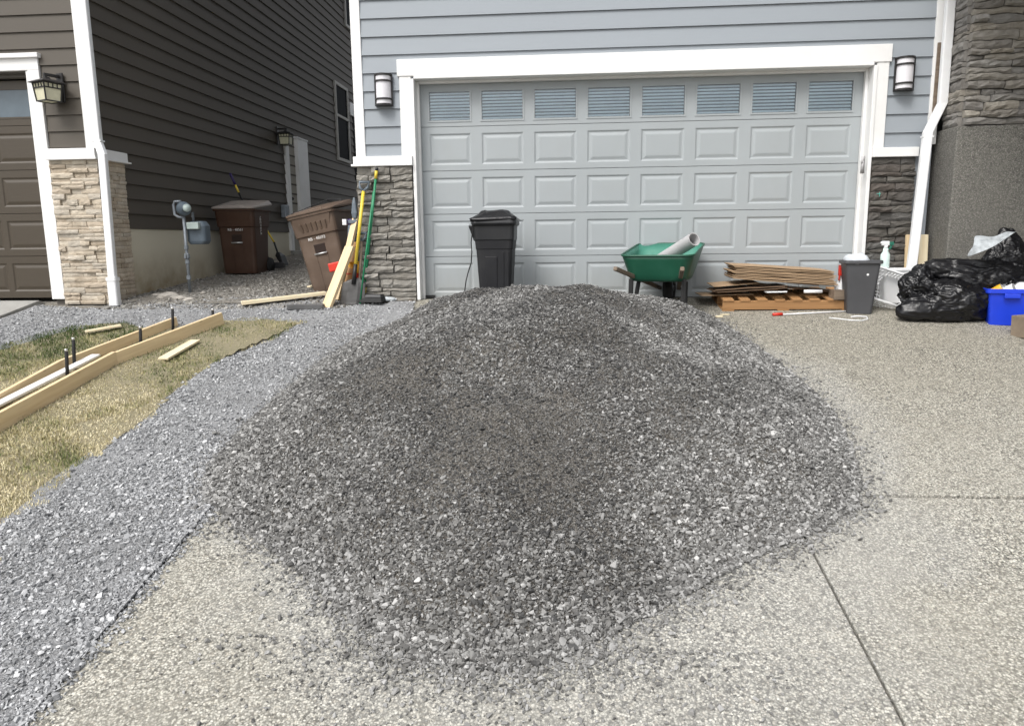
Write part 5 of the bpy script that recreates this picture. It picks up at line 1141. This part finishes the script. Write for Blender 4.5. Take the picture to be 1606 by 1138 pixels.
# green pole with a black push-broom head
a = gnd(571, 472); top_ = atY(590, 272, 8.09); gb_ = thing('push_broom', 'push broom with a tall green pole and black head by the stone column', 'push broom', Vector((a.x, a.y, Z(a.y)))); tl = top_-a; st_ = Vector((0, 0, .06))
obj('pole', MB().tube([st_, tl*.96], .0135, 10), 'green_paint', gb_, smooth=True); obj('hanger', MB().tube([tl*.9601, tl*1.02], .0165, 10), 'yellow_paint', gb_, smooth=True); obj('cap', MB().tube([tl*1.0205, tl*1.045], .015, 8), 'black_plastic', gb_, smooth=True)
obj('socket', MB().tube([st_*.7, st_+tl*.07], .022, 10), 'yellow_paint', gb_, smooth=True)
obj('head', MB().hexa([(-.05, -.10, .05), (.24, -.16, .05), (.26, -.04, .05), (-.03, .02, .05), (-.05, -.08, .085), (.23, -.14, .085), (.25, -.05, .085), (-.03, .01, .085)]), 'black_plastic', gb_, .008)
obj('bristles', MB().hexa([(-.06, -.13, 0), (.25, -.19, 0), (.27, -.04, 0), (-.03, .02, 0), (-.048, -.10, .049), (.238, -.155, .049), (.258, -.042, .049), (-.03, .015, .049)]), 'rubber', gb_)
a2_ = Vector((atY(562, 470, 8.04).x+.02, 8.03, Z(8.03))); t2_ = atY(586, 300, 8.11)
tag(obj('pole', MB().tube([a2_, t2_], .011, 8), 'green_paint', smooth=True), 'thin plain green pole leaning close behind the push broom', 'pole')
# red pail with a yellow tub behind the shovel, and the red corner of a crate
p = Vector((atY(553, 440, 8.55).x, 8.55, Z(8.55))); rp_ = thing('pail', 'red pail in the shade behind the yellow handled shovel', 'pail', p)
hp = atY(553, 428, 8.55).z-p.z
obj('body', MB().lathe([(0, 0), (.085, 0), (.11, max(hp, .2)), (.104, max(hp, .2)), (.08, .01)], 20), 'red_plastic', rp_, smooth=True); obj('rim', MB().lathe([(.11, max(hp, .2)-.012), (.117, max(hp, .2)-.006), (.11, max(hp, .2)+.002)], 20), 'red_plastic', rp_, smooth=True)
yt = thing('yellow_tub', 'small yellow tub stacked in the red pail behind the shovels', 'tub', p+Vector((.03, -.01, .04)))
obj('body', MB().lathe([(0, 0), (.06, 0), (.078, .36), (.072, .36), (.055, .01)], 18), 'yellow_plastic', yt, smooth=True); obj('rim', MB().lathe([(.078, .345), (.085, .35), (.078, .362)], 18), 'yellow_plastic', yt, smooth=True)
p = atY(524, 419, 8.62); o = tag(obj('red_box', MB().box(-.055, .09, -.05, .05, -.05, .055), 'red_plastic', bevel=.012), 'red box wedged between the faded cart and the thick board', 'box'); o.location = p; o.rotation_euler = (0, R(-12), 0)
# crushed clear bottle and scraps at the foot of the column
p = gnd(611, 473); cb_ = thing('crushed_bottle', 'crushed clear bottle lying at the foot of the gray stone column', 'bottle', p+Vector((0, 0, .03)), (R(90), 0, R(80)))
cb_.scale = (.72, .72, .66)
obj('body', crumple(MB().lathe([(0, -.11), (.035, -.108), (.038, -.06), (.034, 0), (.038, .05), (.025, .09), (.014, .10), (.014, .115), (0, .115)], 14), .012, 24, 3), 'clear_plastic', cb_, smooth=True); obj('cap', MB().lathe([(.0, .1155), (.016, .116), (.016, .13), (0, .13)], 10), 'white_plastic', cb_)
plank('stick', gnd(625, 470)+Vector((0, 0, .012)), gnd(646, 473)+Vector((0, 0, .012)), .02, .018, 'old_wood', 'short dark stick lying right of the crushed bottle', 'stick')
p = gnd(674, 467); o = tag(obj('rubber_scrap', crumple(MB().box(-.06, .06, -.03, .03, 0, .025), .012, 20, 5), 'rubber'), 'small black rubber scrap by the foot of the left door jamb', 'scrap'); o.location = p

# ---- the wooden form across the lawn with its stakes
GF = 'boards of the wooden form across the lawn'
def form_board(pt0, pt1, pb0, pb1, label, t=.038, h=.14):
    a, b = gnd(*pb0), gnd(*pb1); h0 = max(.04, atY(*pt0, a.y).z-a.z); h1 = max(.04, atY(*pt1, b.y).z-b.z)
    a.z += h0-h/2; b.z += h1-h/2
    return plank('form_board', a, b, t, h, 'new_lumber', label, 'board', GF)
form_board((-60, 679), (182, 550.5), (-60, 706), (182, 569), 'near form board whose left end runs out of the picture')
form_board((182.5, 552), (349, 489.5), (182.5, 569), (349, 507), 'near form board that continues to the far end of the form')
form_board((-60, 650), (97, 564), (-60, 668), (97, 579), 'far side form board running out past the white strip')
form_board((97.5, 564), (277, 496.5), (97.5, 579), (277, 508.5), 'far side form board nearest the houses')
a, b = gnd(-40, 662), gnd(152, 565); a.z += .045; b.z += .05
plank('white_strip', a, b, .085, .020, 'white_trim', 'long white trim strip lying inside the wooden form', 'trim board')
GS = 'black steel form stakes'
def stake(px, py_top, py_bot, label, Yoff=0, vis=None):
    p = gnd(px+ (1.5 if px < 150 else .5), py_bot); tz = atY(px, py_top, p.y); o = thing('form_stake', label, 'stake', Vector((p.x, p.y, p.z-.05)), (0, 0, 0), GS)
    tl = tz-o.location; obj('shaft', MB().tube([(0, 0, 0), tl], .0145, 8), 'rubber', o, smooth=True); obj('tip', MB().tube([tl, tl+Vector((0, 0, .022))], .013, 8), 'silver_metal', o, smooth=True)
stake(104, 551, 593, 'black stake standing closest to the white strip in the wooden form')
stake(115, 533, 577, 'black stake just behind the closest one, against the far side boards')
stake(220, 515, 549, 'black stake halfway along the wooden form')
stake(270.5, 485, 517, 'tall black stake near the far end of the wooden form')
stake(333.5, 487, 507, 'short black stake tip showing over the far end of the near board')
a, b = gnd(256, 566), gnd(307, 537); a.z += .02; b.z += .02
plank('offcut', a, b, .10, .02, 'pale_lumber', 'pale board offcut lying on the dry grass in front of the form', 'offcut')
a, b = gnd(134, 523), gnd(190, 513); a.z += .02; b.z += .02
plank('offcut', a, b, .085, .02, 'pale_lumber', 'pale board offcut lying on the green grass behind the form', 'offcut')
# rocks in the dirt by the meter
def rock(px, py, s_, label, seed):
    p = gnd(px, py); bm = bmesh.new(); bmesh.ops.create_icosphere(bm, subdivisions=3, radius=1)
    for v in bm.verts:
        n = v.co.normalized(); v.co = Vector((n.x*s_*1.4, n.y*s_, n.z*s_*.55))*(1+.35*mn.noise(n*1.6+Vector((seed, 2, 1)))+.15*mn.noise(n*4+Vector((1, seed, 2))))
    me = bpy.data.meshes.new('rock'); bm.to_mesh(me); bm.free(); me.materials.append(M['rock']); me.polygons.foreach_set('use_smooth', [True]*len(me.polygons))
    o = bpy.data.objects.new('rock', me); COL.objects.link(o); o.location = Vector((p.x, p.y, Z(p.y)-.005)); tag(o, label, 'rock', 'rocks in the dirt by the meter')
rock(265, 465, .10, 'largest pale rock in the dirt left of the meter pipe', 1)
rock(283, 467, .055, 'middle rock between the largest rock and the meter pipe', 2)
rock(297, 469, .05, 'small round rock at the foot of the meter pipe', 3)
rock(319, 459, .03, 'tiny pale rock right of the meter pipe', 4)
rock(246, 462, .045, 'flat rock at the left of the rock row', 5)
